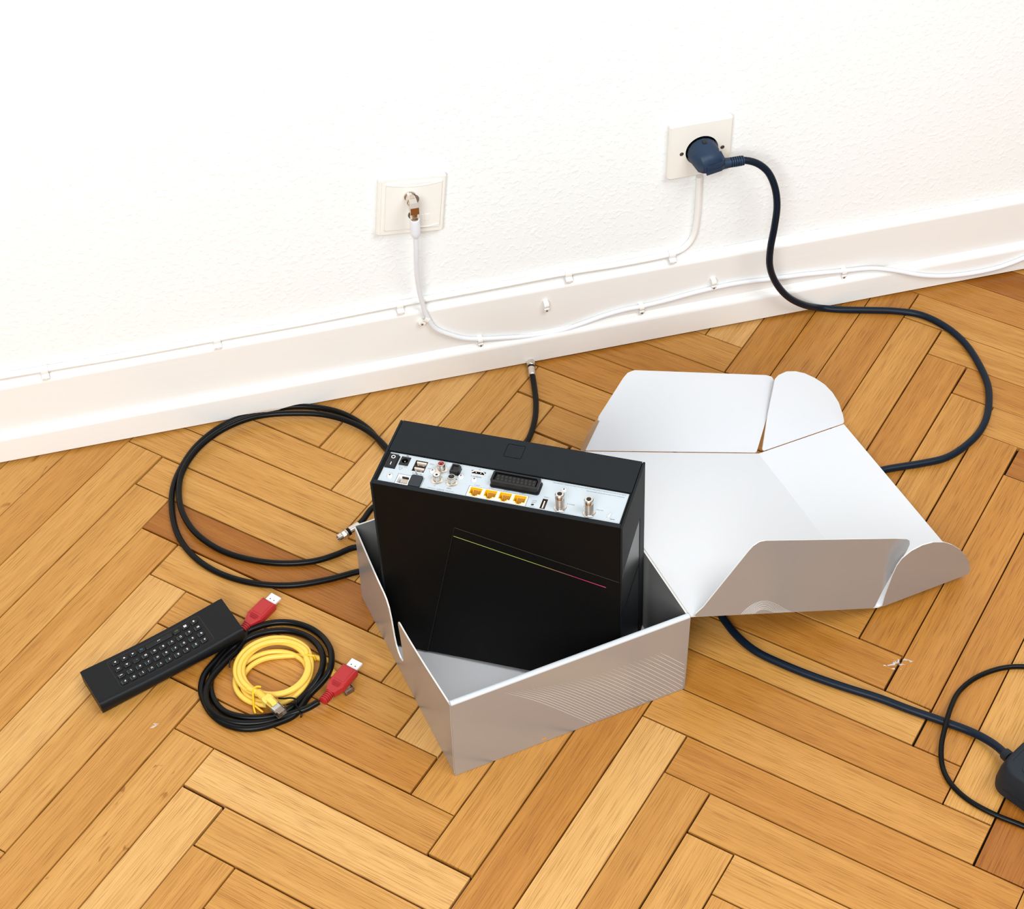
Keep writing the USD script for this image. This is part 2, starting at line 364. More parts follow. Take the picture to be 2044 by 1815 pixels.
DATA = {  # points in metres: run of each cable and the places of the clips
    'coax': [[0.4481, -0.0159, 0.006], [0.4433, -0.0477, 0.0036], [0.4378, -0.0747, 0.0036], [0.4295, -0.1005, 0.0036], [0.4177, -0.1248, 0.0036], [0.4048, -0.1438, 0.0036], [0.3695, -0.1871, 0.0036], [0.313, -0.2395, 0.0036], [0.256, -0.277, 0.0036], [0.2059, -0.2895, 0.0036], [0.1657, -0.2896, 0.0036], [0.1311, -0.2922, 0.0036], [0.093, -0.2899, 0.0036], [0.0588, -0.2791, 0.0036], [0.03, -0.2625, 0.0036], [0.0043, -0.2383, 0.0036], [-0.0141, -0.2082, 0.0036], [-0.0243, -0.1734, 0.0036], [-0.0249, -0.1308, 0.0036], [-0.0191, -0.099, 0.0036], [-0.0056, -0.0686, 0.0036], [0.0196, -0.0337, 0.0036], [0.0575, -0.0068, 0.0036], [0.1007, 0.0029, 0.0036], [0.1497, 0.0002, 0.0036], [0.1952, -0.0218, 0.0036], [0.2248, -0.0592, 0.0036], [0.2386, -0.0988, 0.0036], [0.2594, -0.1562, 0.0036], [0.2646, -0.2007, 0.0036], [0.2499, -0.2385, 0.0036], [0.213, -0.2569, 0.0036], [0.17, -0.2517, 0.0036], [0.1493, -0.2569, 0.0036], [0.1212, -0.2601, 0.0036], [0.0815, -0.2521, 0.0036], [0.0457, -0.2343, 0.0036], [0.0194, -0.2137, 0.0046], [-0.0033, -0.1822, 0.0066], [-0.0134, -0.1478, 0.0076], [-0.0136, -0.1136, 0.0066], [-0.0049, -0.0787, 0.0066], [0.0198, -0.046, 0.0096], [0.056, -0.0223, 0.0111], [0.0991, -0.0115, 0.0106], [0.1469, -0.0189, 0.0101], [0.1814, -0.0318, 0.0096], [0.2133, -0.057, 0.0086], [0.2339, -0.0875, 0.0076], [0.2478, -0.1405, 0.0086], [0.2431, -0.176, 0.0106], [0.2263, -0.1979, 0.0116], [0.2039, -0.2027, 0.0116], [0.1874, -0.2199, 0.0106], [0.1739, -0.2287, 0.0096]],
    'coax_end': [[0.1739, -0.2287, 0.0096], [0.1446, -0.2405, 0.006]],
    'coax_start': [[0.4478, -0.0172, 0.0055], [0.451, -0.0005, 0.0055]],
    'cord': [[0.7139, -0.012, 0.2745], [0.7292, -0.014, 0.2688], [0.7427, -0.018, 0.2568], [0.7521, -0.023, 0.2354], [0.7559, -0.027, 0.2097], [0.7547, -0.029, 0.1792], [0.7529, -0.028, 0.1452], [0.7554, -0.026, 0.1152], [0.7676, -0.022, 0.0824], [0.7885, -0.018, 0.0504], [0.8161, -0.012, 0.0248], [0.8461, -0.0021, 0.0045], [0.8711, -0.0125, 0.0045], [0.9076, -0.0241, 0.0045], [0.9377, -0.0344, 0.0045], [0.9654, -0.0499, 0.0045], [0.9864, -0.0799, 0.0045], [0.9971, -0.1164, 0.0045], [0.9972, -0.1601, 0.0045], [0.9909, -0.1986, 0.0045], [0.9786, -0.2276, 0.0045], [0.9629, -0.2528, 0.0045], [0.9425, -0.2739, 0.0045], [0.9131, -0.2921, 0.0045], [0.8862, -0.3019, 0.0045], [0.8541, -0.3026, 0.0045], [0.8232, -0.3008, 0.0045], [0.8045, -0.3005, 0.0045], [0.7637, -0.3072, 0.0045], [0.7028, -0.3327, 0.0045], [0.6323, -0.3708, 0.0045], [0.5752, -0.4107, 0.0045], [0.5455, -0.4589, 0.0045], [0.5469, -0.4763, 0.0045], [0.5525, -0.4977, 0.0045], [0.5644, -0.5216, 0.0045], [0.5841, -0.544, 0.0045], [0.6113, -0.57, 0.0045], [0.6391, -0.5934, 0.0045], [0.6671, -0.6153, 0.0045], [0.6938, -0.6394, 0.0045], [0.7206, -0.6622, 0.0045], [0.7451, -0.6861, 0.006], [0.7567, -0.708, 0.011], [0.7603, -0.7283, 0.0175]],
    'white_coax': [[0.3111, -0.01, 0.2467], [0.3112, -0.008, 0.2228], [0.3111, -0.003, 0.1885], [0.3133, 0.002, 0.1545], [0.3179, 0.0055, 0.1236], [0.3222, 0.0065, 0.1049], [0.3308, 0.0065, 0.0849], [0.3506, 0.0065, 0.0687], [0.3695, 0.0065, 0.0583], [0.3875, 0.0065, 0.0532], [0.4147, 0.0065, 0.0483], [0.4539, 0.0065, 0.0423], [0.4868, 0.0065, 0.0411], [0.5198, 0.0065, 0.0468], [0.5528, 0.0065, 0.0541], [0.5793, 0.0065, 0.0571], [0.5993, 0.0065, 0.0574], [0.6327, 0.0065, 0.0597], [0.6795, 0.0065, 0.0648], [0.7267, 0.0065, 0.0665], [0.7747, 0.0065, 0.0631], [0.8161, 0.0065, 0.0604], [0.8438, 0.006, 0.0579], [0.8745, 0.0055, 0.0548], [0.9128, 0.003, 0.0524], [0.9474, -0.001, 0.0436], [0.9763, -0.0033, 0.0326], [1.006, -0.0035, 0.0235], [1.0355, -0.0035, 0.0185], [1.0717, -0.0035, 0.0168], [1.1002, -0.0035, 0.019], [1.1348, -0.0035, 0.0276], [1.169, -0.0035, 0.0379]],
    'painted': [[-0.2255, 0.0175, 0.123], [-0.1906, 0.0175, 0.1238], [-0.1393, 0.0175, 0.1231], [-0.0379, 0.0175, 0.1214], [0.0655, 0.0175, 0.122], [0.1742, 0.0175, 0.1218], [0.2905, 0.0175, 0.1242], [0.3967, 0.0175, 0.1246], [0.5045, 0.0175, 0.1258], [0.5741, 0.0175, 0.1239], [0.6397, 0.0175, 0.1262], [0.6566, 0.0175, 0.1313], [0.667, 0.0175, 0.1457], [0.6707, 0.0175, 0.1716], [0.6708, 0.0175, 0.2025], [0.6699, 0.0175, 0.239]],
    'clip_ledge': [[-0.1393, 0.0175, 0.1231], [0.0655, 0.0175, 0.122], [0.2905, 0.0175, 0.1242], [0.5045, 0.0175, 0.1258], [0.6397, 0.0175, 0.1262]],
    'clip_board': [[0.3203, 0.0065, 0.1029], [0.3875, 0.0065, 0.0523], [0.4736, 0.0065, 0.0899], [0.5993, 0.0065, 0.0566], [0.6949, 0.0065, 0.0762], [0.8751, 0.0065, 0.053]],
    'thin': [[0.8582, -0.6284, 0.003], [0.8365, -0.6174, 0.003], [0.8126, -0.6129, 0.003], [0.7814, -0.617, 0.003], [0.7543, -0.6308, 0.005], [0.7353, -0.6502, 0.01], [0.7172, -0.6743, 0.0125], [0.7045, -0.694, 0.008], [0.6973, -0.7144, 0.003], [0.6964, -0.7348, 0.003], [0.7039, -0.7572, 0.003], [0.7215, -0.7809, 0.003], [0.7458, -0.8037, 0.003], [0.7621, -0.8216, 0.003]],
    'tie': [[0.0487, -0.4521, 0.014], [0.0537, -0.4542, 0.0142], [0.0607, -0.4549, 0.0138], [0.0657, -0.456, 0.012], [0.067, -0.4587, 0.0095], [0.0654, -0.4613, 0.009], [0.067, -0.4673, 0.0088], [0.0681, -0.4733, 0.0088], [0.0686, -0.476, 0.007], [0.0679, -0.4746, 0.003]],
    'tie_b': [[0.0555, -0.459, 0.0088], [0.0613, -0.4592, 0.0095], [0.0654, -0.4614, 0.0098]],
    'hdmi': [[0.0268, -0.3392, 0.0055], [0.0196, -0.3456, 0.0046], [0.0108, -0.3545, 0.0036], [-0.0081, -0.3738, 0.0036], [-0.0236, -0.3913, 0.0036], [-0.0298, -0.4111, 0.0036], [-0.0285, -0.4284, 0.0036], [-0.0229, -0.4467, 0.0036], [-0.0115, -0.4627, 0.0036], [0.0047, -0.4734, 0.0036], [0.0236, -0.4774, 0.0036], [0.0434, -0.4758, 0.0036], [0.0623, -0.4703, 0.0036], [0.0816, -0.4486, 0.0036], [0.0943, -0.4403, 0.0066], [0.1041, -0.4331, 0.0098], [0.1105, -0.4246, 0.0128], [0.1137, -0.414, 0.0125], [0.1151, -0.4012, 0.011], [0.1134, -0.3858, 0.0076], [0.1086, -0.3699, 0.0036], [0.1002, -0.3579, 0.0036], [0.088, -0.3477, 0.0036], [0.0742, -0.3412, 0.0036], [0.0597, -0.3384, 0.0036], [0.0446, -0.3396, 0.0036], [0.0299, -0.3442, 0.0036], [0.0268, -0.3547, 0.0036], [0.0112, -0.3626, 0.0036], [-0.0055, -0.3789, 0.0036], [-0.0166, -0.3976, 0.0036], [-0.0198, -0.4138, 0.0036], [-0.0174, -0.4314, 0.0036], [-0.0098, -0.4461, 0.0036], [0.0026, -0.4558, 0.0036], [0.0179, -0.4622, 0.0036], [0.037, -0.4654, 0.0036], [0.0537, -0.4633, 0.0036], [0.07, -0.4526, 0.0036], [0.0818, -0.4426, 0.0036], [0.0916, -0.4349, 0.0066], [0.0997, -0.4251, 0.0098], [0.1042, -0.4136, 0.0102], [0.1053, -0.4005, 0.0098], [0.1025, -0.3844, 0.0066], [0.0953, -0.3689, 0.0036], [0.0833, -0.3584, 0.0036], [0.0704, -0.3525, 0.0036], [0.0568, -0.3499, 0.0036], [0.0429, -0.35, 0.0036], [0.0263, -0.3552, 0.0036], [0.0146, -0.37, 0.006], [-0.0008, -0.3845, 0.0075], [-0.0165, -0.4012, 0.008], [-0.0252, -0.4194, 0.0085], [-0.025, -0.4391, 0.008], [-0.017, -0.4529, 0.006], [-0.0003, -0.4645, 0.0046], [0.0199, -0.4701, 0.0036], [0.0409, -0.4712, 0.0036], [0.0595, -0.4686, 0.0046], [0.0762, -0.4688, 0.008], [0.0892, -0.4678, 0.0135]],
    'scrap': [0.7089, -0.5774, 0.0],
    'crumb': [-0.0846, -0.4413, 0.0],
}
# ---------------------------------------------------------------- the room: floor of herringbone staves, wall, baseboard
W = 0.053
LA = -0.7917
LO = np.array([-1.2241, -8.4862])


def lat(u, v):
    c, s = math.cos(LA), math.sin(LA)
    return ((LO[0] + u * c - v * s) * W, (LO[1] + u * s + v * c) * W)


floor = Thing('floor', 'honey coloured oak floor laid in herringbone with dark open joints', 'floor', kind='structure')
floor.part('subfloor', mbox(-1.0, 2.0, -1.7, 0.06, -0.03, -0.0075), 'joint', smooth=False)
# seams: (u, v) of the stave corner at step 0; stave rows run between neighbouring seams
SEAM = [(-7.1, -5.92), (0.02, -5.92), (0.0, 0.0), (5.978, 0.03), (5.995, 6.95), (12.971, 6.95), (12.931, 13.981), (19.93, 13.95), (19.93, 20.9)]
# kind of row between seam i and i+1: even i = staves along u (B), odd i = staves along v (A)
room_poly = sbox(-0.75, -1.35, 1.65, 0.012)
rng = random.Random(11)
TONE_AT = [  # staves whose tone stands out in the photograph
    ((0.014, -0.214), 'oak_rust'), ((0.953, -0.347), 'oak_rust'), ((1.095, -0.021), 'oak_rust'), ((0.716, -0.818), 'oak_rust'), ((0.724, -0.536), 'oak_amber'), ((1.042, -0.057), 'oak_amber'), ((0.793, -0.138), 'oak_amber'), ((0.855, -0.086), 'oak_amber'), ((0.681, -0.096), 'oak_amber'), ((0.608, -0.016), 'oak_amber'), ((0.525, -0.023), 'oak_amber'), ((0.569, -0.783), 'oak_amber'), ((0.143, -0.057), 'oak_light'), ((0.537, -0.581), 'oak_amber'), ((0.767, -0.559), 'oak_amber'), ((0.774, -0.646), 'oak_amber'), ((0.085, -0.523), 'oak_amber'), ((0.759, -0.049), 'oak_amber'), ((0.328, -0.630), 'oak_amber'), ((0.535, -0.457), 'oak_amber'), ((0.258, -0.710), 'oak_pale_flecked'), ((-0.157, -0.583), 'oak_flecked'), ((-0.108, -0.509), 'oak_flecked'), ((-0.214, -0.427), 'oak_pale'), ((-0.111, -0.626), 'oak_pale'), ((0.363, -0.690), 'oak_pale'), ((-0.156, -0.317), 'oak_pale'), ((0.054, -0.605), 'oak_pale'), ((-0.170, -0.159), 'oak_light'), ((-0.106, -0.093), 'oak_light'), ((0.096, -0.150), 'oak_light'), ((0.502, -0.678), 'oak_light'), ((0.013, -0.660), 'oak_light'), ((0.062, -0.097), 'oak_honey'), ((0.253, -0.609), 'oak_honey'), ((0.182, -0.570), 'oak_honey'), ((0.565, -0.656), 'oak_honey'), ((0.832, -0.224), 'oak_honey'), ((0.897, -0.269), 'oak_honey'), ((0.154, -0.313), 'oak_honey'), ((-0.065, -0.651), 'oak_honey') ]


def stave(quad, along):
    P = Polygon(quad)
    g = [rng.uniform(.0005, .0011) for _ in range(4)]
    if rng.random() < .6:
        g[rng.choice((1, 3) if along == 'u' else (0, 2))] += rng.uniform(.0005, .0018)      # open end joints
    if rng.random() < .3:
        g[rng.choice((0, 2) if along == 'u' else (1, 3))] += rng.uniform(.0002, .0006)
    q = np.array(quad); n = 4
    lines = []
    for i in range(n):                                           # inset every side by its own joint
        a, b = q[i], q[(i + 1) % n]; d = (b - a) / np.linalg.norm(b - a); nn = np.array([-d[1], d[0]])
        lines.append((a + nn * g[i], d))
    C = []
    for i in range(n):
        (p1, d1), (p2, d2) = lines[i - 1], lines[i]
        t = np.linalg.solve(np.array([d1, -d2]).T, p2 - p1); C.append(p1 + d1 * t[0])
    P = Polygon(C).intersection(room_poly)
    if P.is_empty or P.area < 2e-4 or P.geom_type != 'Polygon':
        return
    cen = np.array(P.centroid.coords[0])
    ang = LA if along == 'u' else LA + math.pi / 2
    c, s = math.cos(ang), math.sin(ang)
    k = stave.n; stave.n += 1
    off = np.array([(k * 1.37) % 23.0, (k * .613) % 9.0])         # every stave is cut from its own stretch of grain
    loc = lambda X: (np.array(X) - cen) @ np.array([[c, -s], [s, c]]) + off
    Pl = Polygon(loc(P.exterior.coords)); dz = rng.uniform(-.0003, .0)
    if not Pl.exterior.is_ccw:
        Pl = Polygon(list(Pl.exterior.coords)[::-1])
    inn = Pl.buffer(-.0004, join_style=2)
    a = np.array(Pl.exterior.coords)[:-1]; b_ = np.array(inn.exterior.coords)[:-1]
    if not inn.exterior.is_ccw:
        b_ = b_[::-1]
    if len(a) != len(b_):
        b_ = a
    else:
        r0 = np.argmin(((b_ - a[0]) ** 2).sum(1)); b_ = np.roll(b_, -r0, axis=0)
    m = len(a)
    V = np.vstack([np.c_[a, np.full(m, -.007)], np.c_[a, np.full(m, dz - .0005)], np.c_[b_, np.full(m, dz)]])
    F = []
    for l in (0, 1):
        for i in range(m):
            j = (i + 1) % m
            F += [(l * m + i, l * m + j, (l + 1) * m + j), (l * m + i, (l + 1) * m + j, (l + 1) * m + i)]
    for i in range(1, m - 1):
        F += [(2 * m, 2 * m + i, 2 * m + i + 1), (0, i + 1, i)]
    inside = [t for t in TONE_AT if P.contains(Point(*t[0]))]
    if inside:
        tone = inside[0][1]
    else:
        pool = ['oak_light'] * 6 + ['oak_honey'] * 5 + ['oak_pale'] + (['oak_amber'] * 4 if cen[0] > .55 else ['oak_flecked', 'oak_light'])  # more amber on the right: own tone plus light falloff put into colour
        tone = rng.choice(pool)
    path = floor.part('plank', trimesh.Trimesh(V, np.array(F), process=False), tone, smooth=False)
    x = UsdGeom.Xformable(stage.GetPrimAtPath(path))
    M = np.eye(4); M[:2, :2] = [[c, s], [-s, c]]
    M[3, :2] = cen - off @ np.array([[c, s], [-s, c]])
    x.AddTransformOp().Set(Gf.Matrix4d(*M.ravel().tolist()))


stave.n = 1
for i in range(len(SEAM) - 1):
    (u0, v0), (u1, v1) = SEAM[i], SEAM[i + 1]
    for k in range(-26, 27):
        if i % 2 == 0:      # B: left end at seam i, right end at seam i+1 (bottom corners)
            q = [(u0 + k, v0 - k), (u1 + k, v1 - k), (u1 + k, v1 - k + 1), (u0 + k, v0 - k + 1)]
            if i == 0:
                q = [(u1 - 7.1 + k, v1 - k), (u1 + k, v1 - k), (u1 + k, v1 - k + 1), (u1 - 7.1 + k, v1 - k + 1)]
            w = [lat(*t) for t in q]; along = 'u'
        else:               # A: lower end at seam i, upper end at seam i+1
            q = [(u0 + k, v0 - k), (u0 + k + 1, v0 - k), (u1 + k + 1, v1 - k), (u1 + k, v1 - k)]
            w = [lat(*t) for t in q]; along = 'v'
        c_ = np.mean(w, 0)
        if -.8 < c_[0] < 1.75 and -1.45 < c_[1] < .25:
            stave(w, along)

wall = single('wall_back', mbox(-3.0, 4.2, 0.022, 0.2, 0.0, 2.7), 'woodchip_wall', 'white wall papered with coarse woodchip, behind everything', 'wall', smooth=False, kind='structure')
bb = Thing('baseboard_back', 'tall white painted wooden baseboard with stepped profile along the wall', 'baseboard', kind='structure')


def profile(pts, x0=-2.2, x1=3.4):
    """(y, z) outline run along the wall"""
    m = trimesh.creation.extrude_polygon(Polygon(pts), x1 - x0, engine='earcut')
    v = m.vertices.copy(); m.vertices = np.c_[v[:, 2] + x0, v[:, 0], v[:, 1]]
    m.invert() if m.volume < 0 else None
    return m


bb.part('board', profile([(.0215, .0050), (.010, .0050), (.010, .108), (.0104, .1102), (.0116, .1122), (.0135, .1140), (.0215, .1185)]), 'white_gloss_paint', smooth=25)
bb.part('plinth', profile([(.0098, .0046), (0, .0042), (0, .0365), (.0006, .0388), (.0020, .0408), (.0042, .0425), (.0098, .0455)]), 'white_gloss_paint', smooth=25)

# ---------------------------------------------------------------- on the wall
rot = -math.radians(5.6)
pl = Thing('antenna_outlet', 'cream square antenna wall outlet with curved raised edges, slightly tilted', 'wall outlet',
           M=frame((0.3128, .0215, .2717), x=(math.cos(rot), 0, math.sin(rot)), z=(0, -1, 0)))   # x right, y up, z out of the wall
h_ = .0405
pl.part('frame', cat(bevel_prism(rrect(-h_, h_, -h_, h_, .0035), 0, .0075, .0018)), 'cream_plastic')
pl.part('cover', cat(bevel_prism(rrect(-.0315, .0355, -.0325, .0345, .002), .0070, .0095, .0009)), 'cream_plastic')
arc = [(-.0305 + .0655 * t, .0315 - .004 * math.sin(math.pi * t) + .0015, .0096) for t in np.linspace(0, 1, 14)]
arc2 = [(-.0 + .034 * t, -.0275 - .0028 * math.sin(math.pi * t), .0096) for t in np.linspace(0, 1, 10)]
pl.part('ridge', tube(arc, .0007, 8, .003), 'cream_plastic')
pl.part('ridge', tube(arc2, .0006, 8, .003), 'cream_plastic')
pl.part('ridge', tube([(-.0365, -.038, .0077), (-.0365, .037, .0077)], .0006, 8, .004), 'cream_plastic')
pl.part('port', moved(lathe([(.0075, 0), (.0075, .0006), (.0060, .0006), (.0060, .0011)], 24), (.0008, .0104, .0094)), 'bright_steel')
pl.part('port', moved(lathe([(.0062, 0), (.0062, .0006), (.0050, .0006), (.0050, .0011)], 24), (.0022, -.0115, .0094)), 'nail_steel')
pl.part('emblem', cat(rbox(.0155, .022, -.022, -.012, .0092, .0099, .0003), rbox(.0125, .014, -.024, -.012, .0092, .0099, .0003)), 'cream_plastic')

PC = (0.6668, .0215, .2835)
ps = Thing('wall_socket', 'ivory square power socket with rounded frame and two screw holes on the white wall', 'wall socket', M=frame(PC, x=(1, 0, .004), z=(0, -1, 0)))
fr_ = bevel_prism(rrect(-.0398, .0398, -.0395, .0395, .004), 0, .0095, .0024)
hole = m3.Manifold.cylinder(.02, .0205, .0205, 40).translate((.0018, -.0024, .001))
fm = as_tm(fr_)
frm = m3.Manifold(m3.Mesh(np.array(fm.vertices, np.float32), np.array(fm.faces, np.uint32)))
ps.part('frame', frm - hole, 'ivory_plastic')
ps.part('well', moved(lathe([(.0203, 0), (.0203, .0004)], 32), (.0018, -.0024, .0012)), 'dark_void')
for sx in (-.0236, .0277):
    ps.part('screw', moved(cat(lathe([(.0026, 0), (.0026, .0003), (.0021, .0005)], 16)), (sx, -.0024 - .0003, .0094)), 'nail_steel')
    ps.part('screw_slot', moved(rbox(-.0019, .0019, -.0004, .0004, 0, .0003, .0001), (sx, -.0027, .0098), rz=.5), 'dark_void')

# ------------------------------------------------ cables fixed to the wall
pc = DATA['painted']
single('painted_cable', tube(pc, .0043, 12, .006), 'painted_cable_white', 'white painted-over cable along the baseboard top, bending up to the power socket', 'cable')
CLIP_L = ['leftmost painted cable clip on top of the baseboard', 'painted cable clip on the baseboard top between the left edge and the antenna outlet', 'painted cable clip on the baseboard top just left of the white antenna cable',
          'painted cable clip on the baseboard top midway between outlet and power socket', 'painted cable clip at the bend of the painted cable below the power socket']
CLIP_B = ['tilted white cable clip where the antenna cable reaches the baseboard', 'white nail clip holding the lowest point of the antenna cable on the baseboard', 'empty white nail clip alone in the middle of the baseboard face',
          'white nail clip holding the antenna cable below the power socket cable bend', 'empty white nail clip on the baseboard left of the navy cord', 'white nail clip holding the antenna cable right of the navy cord']


def clip(p, label, r, rz=0.0, back=.010, empty=False, group=None):
    """Saddle over a horizontal cable at p with a nail below; z out of the board."""
    t = Thing('cable_clip', label, 'cable clip', M=frame((p[0], back, p[2]), x=(math.cos(rz), 0, math.sin(rz)), z=(0, -1, 0)), group=group)
    R = r + .0013; d = back - p[1]
    prof = [(R * math.cos(a), R * math.sin(a)) for a in np.linspace(-.2, math.pi / 2 + .9, 12)]
    out = [(-.0105, 0), (-.0105, .0058), (-.0055, .0068)] + [(-R * math.cos(a), d + R * math.sin(a)) for a in np.linspace(.35, math.pi - .1, 12)][::1] + [(R, 0)]
    ring = Polygon(out).buffer(0)
    inner = Point(0, d).buffer(r + .0001).union(sbox(-(r + .0001), -.001, r + .0001, d))
    body_ = ring.difference(inner).difference(sbox(-.02, -.01, .02, 0))
    g = max(getattr(body_, 'geoms', [body_]), key=lambda a: a.area) if not hasattr(body_, 'geoms') else None
    ms = []
    for gg in getattr(body_, 'geoms', [body_]):
        e = trimesh.creation.extrude_polygon(gg, .0062, engine='earcut'); v = e.vertices.copy()
        e.vertices = np.c_[v[:, 2] - .0031, v[:, 0], v[:, 1]]
        ms.append(e)
    t.part('saddle', cat(*ms), 'clip_plastic')
    t.part('nail', moved(lathe([(.0014, 0), (.0014, .0005), (.0010, .0009)], 12), (0, -.0080, .0062)), 'nail_steel')


for p, l in zip(DATA['clip_ledge'], CLIP_L):
    t = Thing('cable_clip', l, 'cable clip', M=frame((p[0], .0115, p[2]), x=(1, 0, .012), z=(0, -1, 0)), group='painted clips on the baseboard top')
    d = -.006
    R = .0058
    pr = [(-.0100, .0001), (-.0100, .0030), (-.0062, .0040)] + [(-R * math.cos(a), d + R * math.sin(a)) for a in np.linspace(.7, math.pi - .4, 12)]
    pr += [(R, d), (.0015, d - .0035), (-.0045, d - .0002)]
    e = trimesh.creation.extrude_polygon(Polygon(pr).buffer(0).difference(Point(0, d).buffer(.0044)), .0085, engine='earcut'); v = e.vertices.copy()
    e.vertices = np.c_[v[:, 2] - .00425, v[:, 0], v[:, 1]]
    t.part('saddle', e, 'painted_cable_white')
    t.part('nail', moved(lathe([(.0016, 0), (.0016, .0006), (.0010, .0009)], 12), (0, -.0078, .0029)), 'painted_cable_white')
for i, (p, l) in enumerate(zip(DATA['clip_board'], CLIP_B)):
    clip(p, l, .0032, rz=-.75 if i == 0 else .05, back=.0099, group='nail clips on the baseboard face')

wc = Thing('antenna_cable', 'thin bluish white antenna cable with right-angle metal plug in the cream outlet', 'cable', loc=DATA['white_coax'][0])
wpts = DATA['white_coax'] + [[1.45, -.0032, .030], [1.9, -.0032, .022], [2.6, -.0032, .030]]
wc.part('jacket', tube(wpts, .0031, 14, .004), 'cable_white', world=True)
ax_ = np.array(wpts[0]) - np.array(wpts[1]); ax_ /= np.linalg.norm(ax_)
b0 = np.array(wpts[0])
Mb = frame(b0, x=(1, 0, 0), z=(0.0, -.02, 1.0))
wc.part('boot', apply(lathe([(.0034, -.003), (.0054, .001), (.0060, .006), (.0060, .018), (.0057, .0238), (.0044, .0242), (.0042, .0215)], 24), Mb), 'cable_white', world=True)
wc.part('collar', apply(cat(lathe([(.0040, .0220), (.0040, .0258), (.0051, .0260), (.0051, .0288), (.0042, .0292), (.0042, .0322), (.0050, .0326), (.0050, .0348)], 20)), Mb), 'nickel', world=True)
top_ = b0 + np.array([0, 0, .0345])
wc.part('elbow', cat(hull([(top_[0] + sx * a_, top_[1] + sy, top_[2] + sz) for sx in (-1, 1) for a_, sy, sz in ((.0050, -.0052, -.0005), (.0050, .0048, -.0005), (.0050, -.0052, .0088), (.0042, -.0022, .0135), (.0042, .0060, .0140), (.0050, .0060, .0020))]),
                     apply(lathe([(.0068, 0), (.0068, .0014), (.0054, .0016), (.0054, .0050), (.0060, .0052), (.0060, .0120), (.0052, .0124), (.0052, .0165)], 24), frame((top_[0], .0112, top_[2] + .0068), x=(1, 0, 0), z=(0, -1, 0)))), 'nickel', world=True)
wc.part('elbow_reflection', hull([(top_[0] + sx * .0046, top_[1] + sy, top_[2] + sz) for sx in (-1, 1) for sy in (-.0056, -.0050) for sz in (-.0003, .0084)]), 'contact_gold', smooth=False, world=True, label='dark brown end face of the angled plug')  # plate carries the reflected floor as a dark brown colour
# ---------------------------------------------------------------- the opened cardboard box
BF = np.array([0.20876, -0.58987, 0.0]); BY = 0.165693
bx = Thing('cardboard_box', 'open taupe cardboard box, its white lid folded back onto the floor, holding the black device', 'box', loc=BF, rotz=BY)
BX = bx.M


def sheet(parent, name, outline, M, t, mat_, under=None, label=None, edges=.5, faces=(0, 1), bend=None):
    """Board cut to a 2D outline; frame M has z to the inside face. Top = inside, bottom = outside."""
    P = Polygon(outline).buffer(0)
    m = trimesh.creation.extrude_polygon(P, t, engine='earcut')
    m.apply_translation((0, 0, -t))
    if bend is not None:
        m = m.subdivide_to_size(.012)
    n = m.face_normals; tri = np.array(m.triangles).reshape(-1, 3)
    kind = np.where(n[:, 2] > .5, faces[0], np.where(n[:, 2] < -.5, faces[1], edges)).repeat(3)
    mm_ = trimesh.Trimesh(tri, np.arange(len(tri)).reshape(-1, 3), process=False)
    mm_.apply_transform(M)
    if bend is not None:
        mm_.vertices = bend(np.array(mm_.vertices))
    return part(under or parent.path, name, mm_, mat_, uv=np.c_[kind, np.zeros(len(kind))], label=label)


S = .2689
T = .0018
mm = lambda l: [(a / 1000, b / 1000) for a, b in l]


def arc_pts(cx, cy, r, a0, a1, n=8):
    return [(cx + r * math.cos(a), cy + r * math.sin(a)) for a in np.linspace(a0, a1, n)]


sheet(bx, 'base', [(.0005, .0005), (S - .0005, .0005), (S - .0005, S), (.0005, S)], frame((0, 0, .0025), x=(1, 0, 0), y=(0, 1, 0)), T, 'board_white')
# front wall: a doubled panel with a rounded fold on top
H = .1205


def upright(name, outline, o, along, zin, mat_='board_grey', t=T, up=(0, 0, 1), **kw):
    """sheet whose outline runs (along, up) from o, inside facing zin"""
    z = np.array(zin, float); z /= np.linalg.norm(z); y = np.array(up, float); y /= np.linalg.norm(y); x = np.cross(y, z)
    M = np.eye(4); M[:3, 0], M[:3, 1], M[:3, 2], M[:3, 3] = x, y, z, o
    sg = 1 if x @ np.array(along, float) > 0 else -1
    return sheet(bx, name, [(sg * a, b) for a, b in outline], M, t, mat_, **kw)


fw = upright('front_panel', [(0, .0004), (S, .0004), (S, H - .002), (0, H - .002)], (0, T, 0), (1, 0, 0), (0, 1, 0), edges=1)
upright('front_lining', [(.003, .004), (S - .003, .004), (S - .003, H - .002), (.003, H - .002)], (0, .0062, 0), (1, 0, 0), (0, 1, 0), faces=(0, 0), mat_='board_white')
fold = [(0.0, H - .0021), (.0003, H - .0006), (.0012, H + .0004), (.0030, H + .0008), (.0048, H + .0004), (.0060, H - .0006), (.0062, H - .0021)]
e_ = trimesh.creation.extrude_polygon(Polygon(fold), S - .001, engine='earcut'); v_ = e_.vertices.copy(); e_.vertices = np.c_[v_[:, 2] + .0005, v_[:, 0], v_[:, 1]]
e_.invert() if e_.volume < 0 else None
bx.part('rim_fold', e_, 'rim_grey')
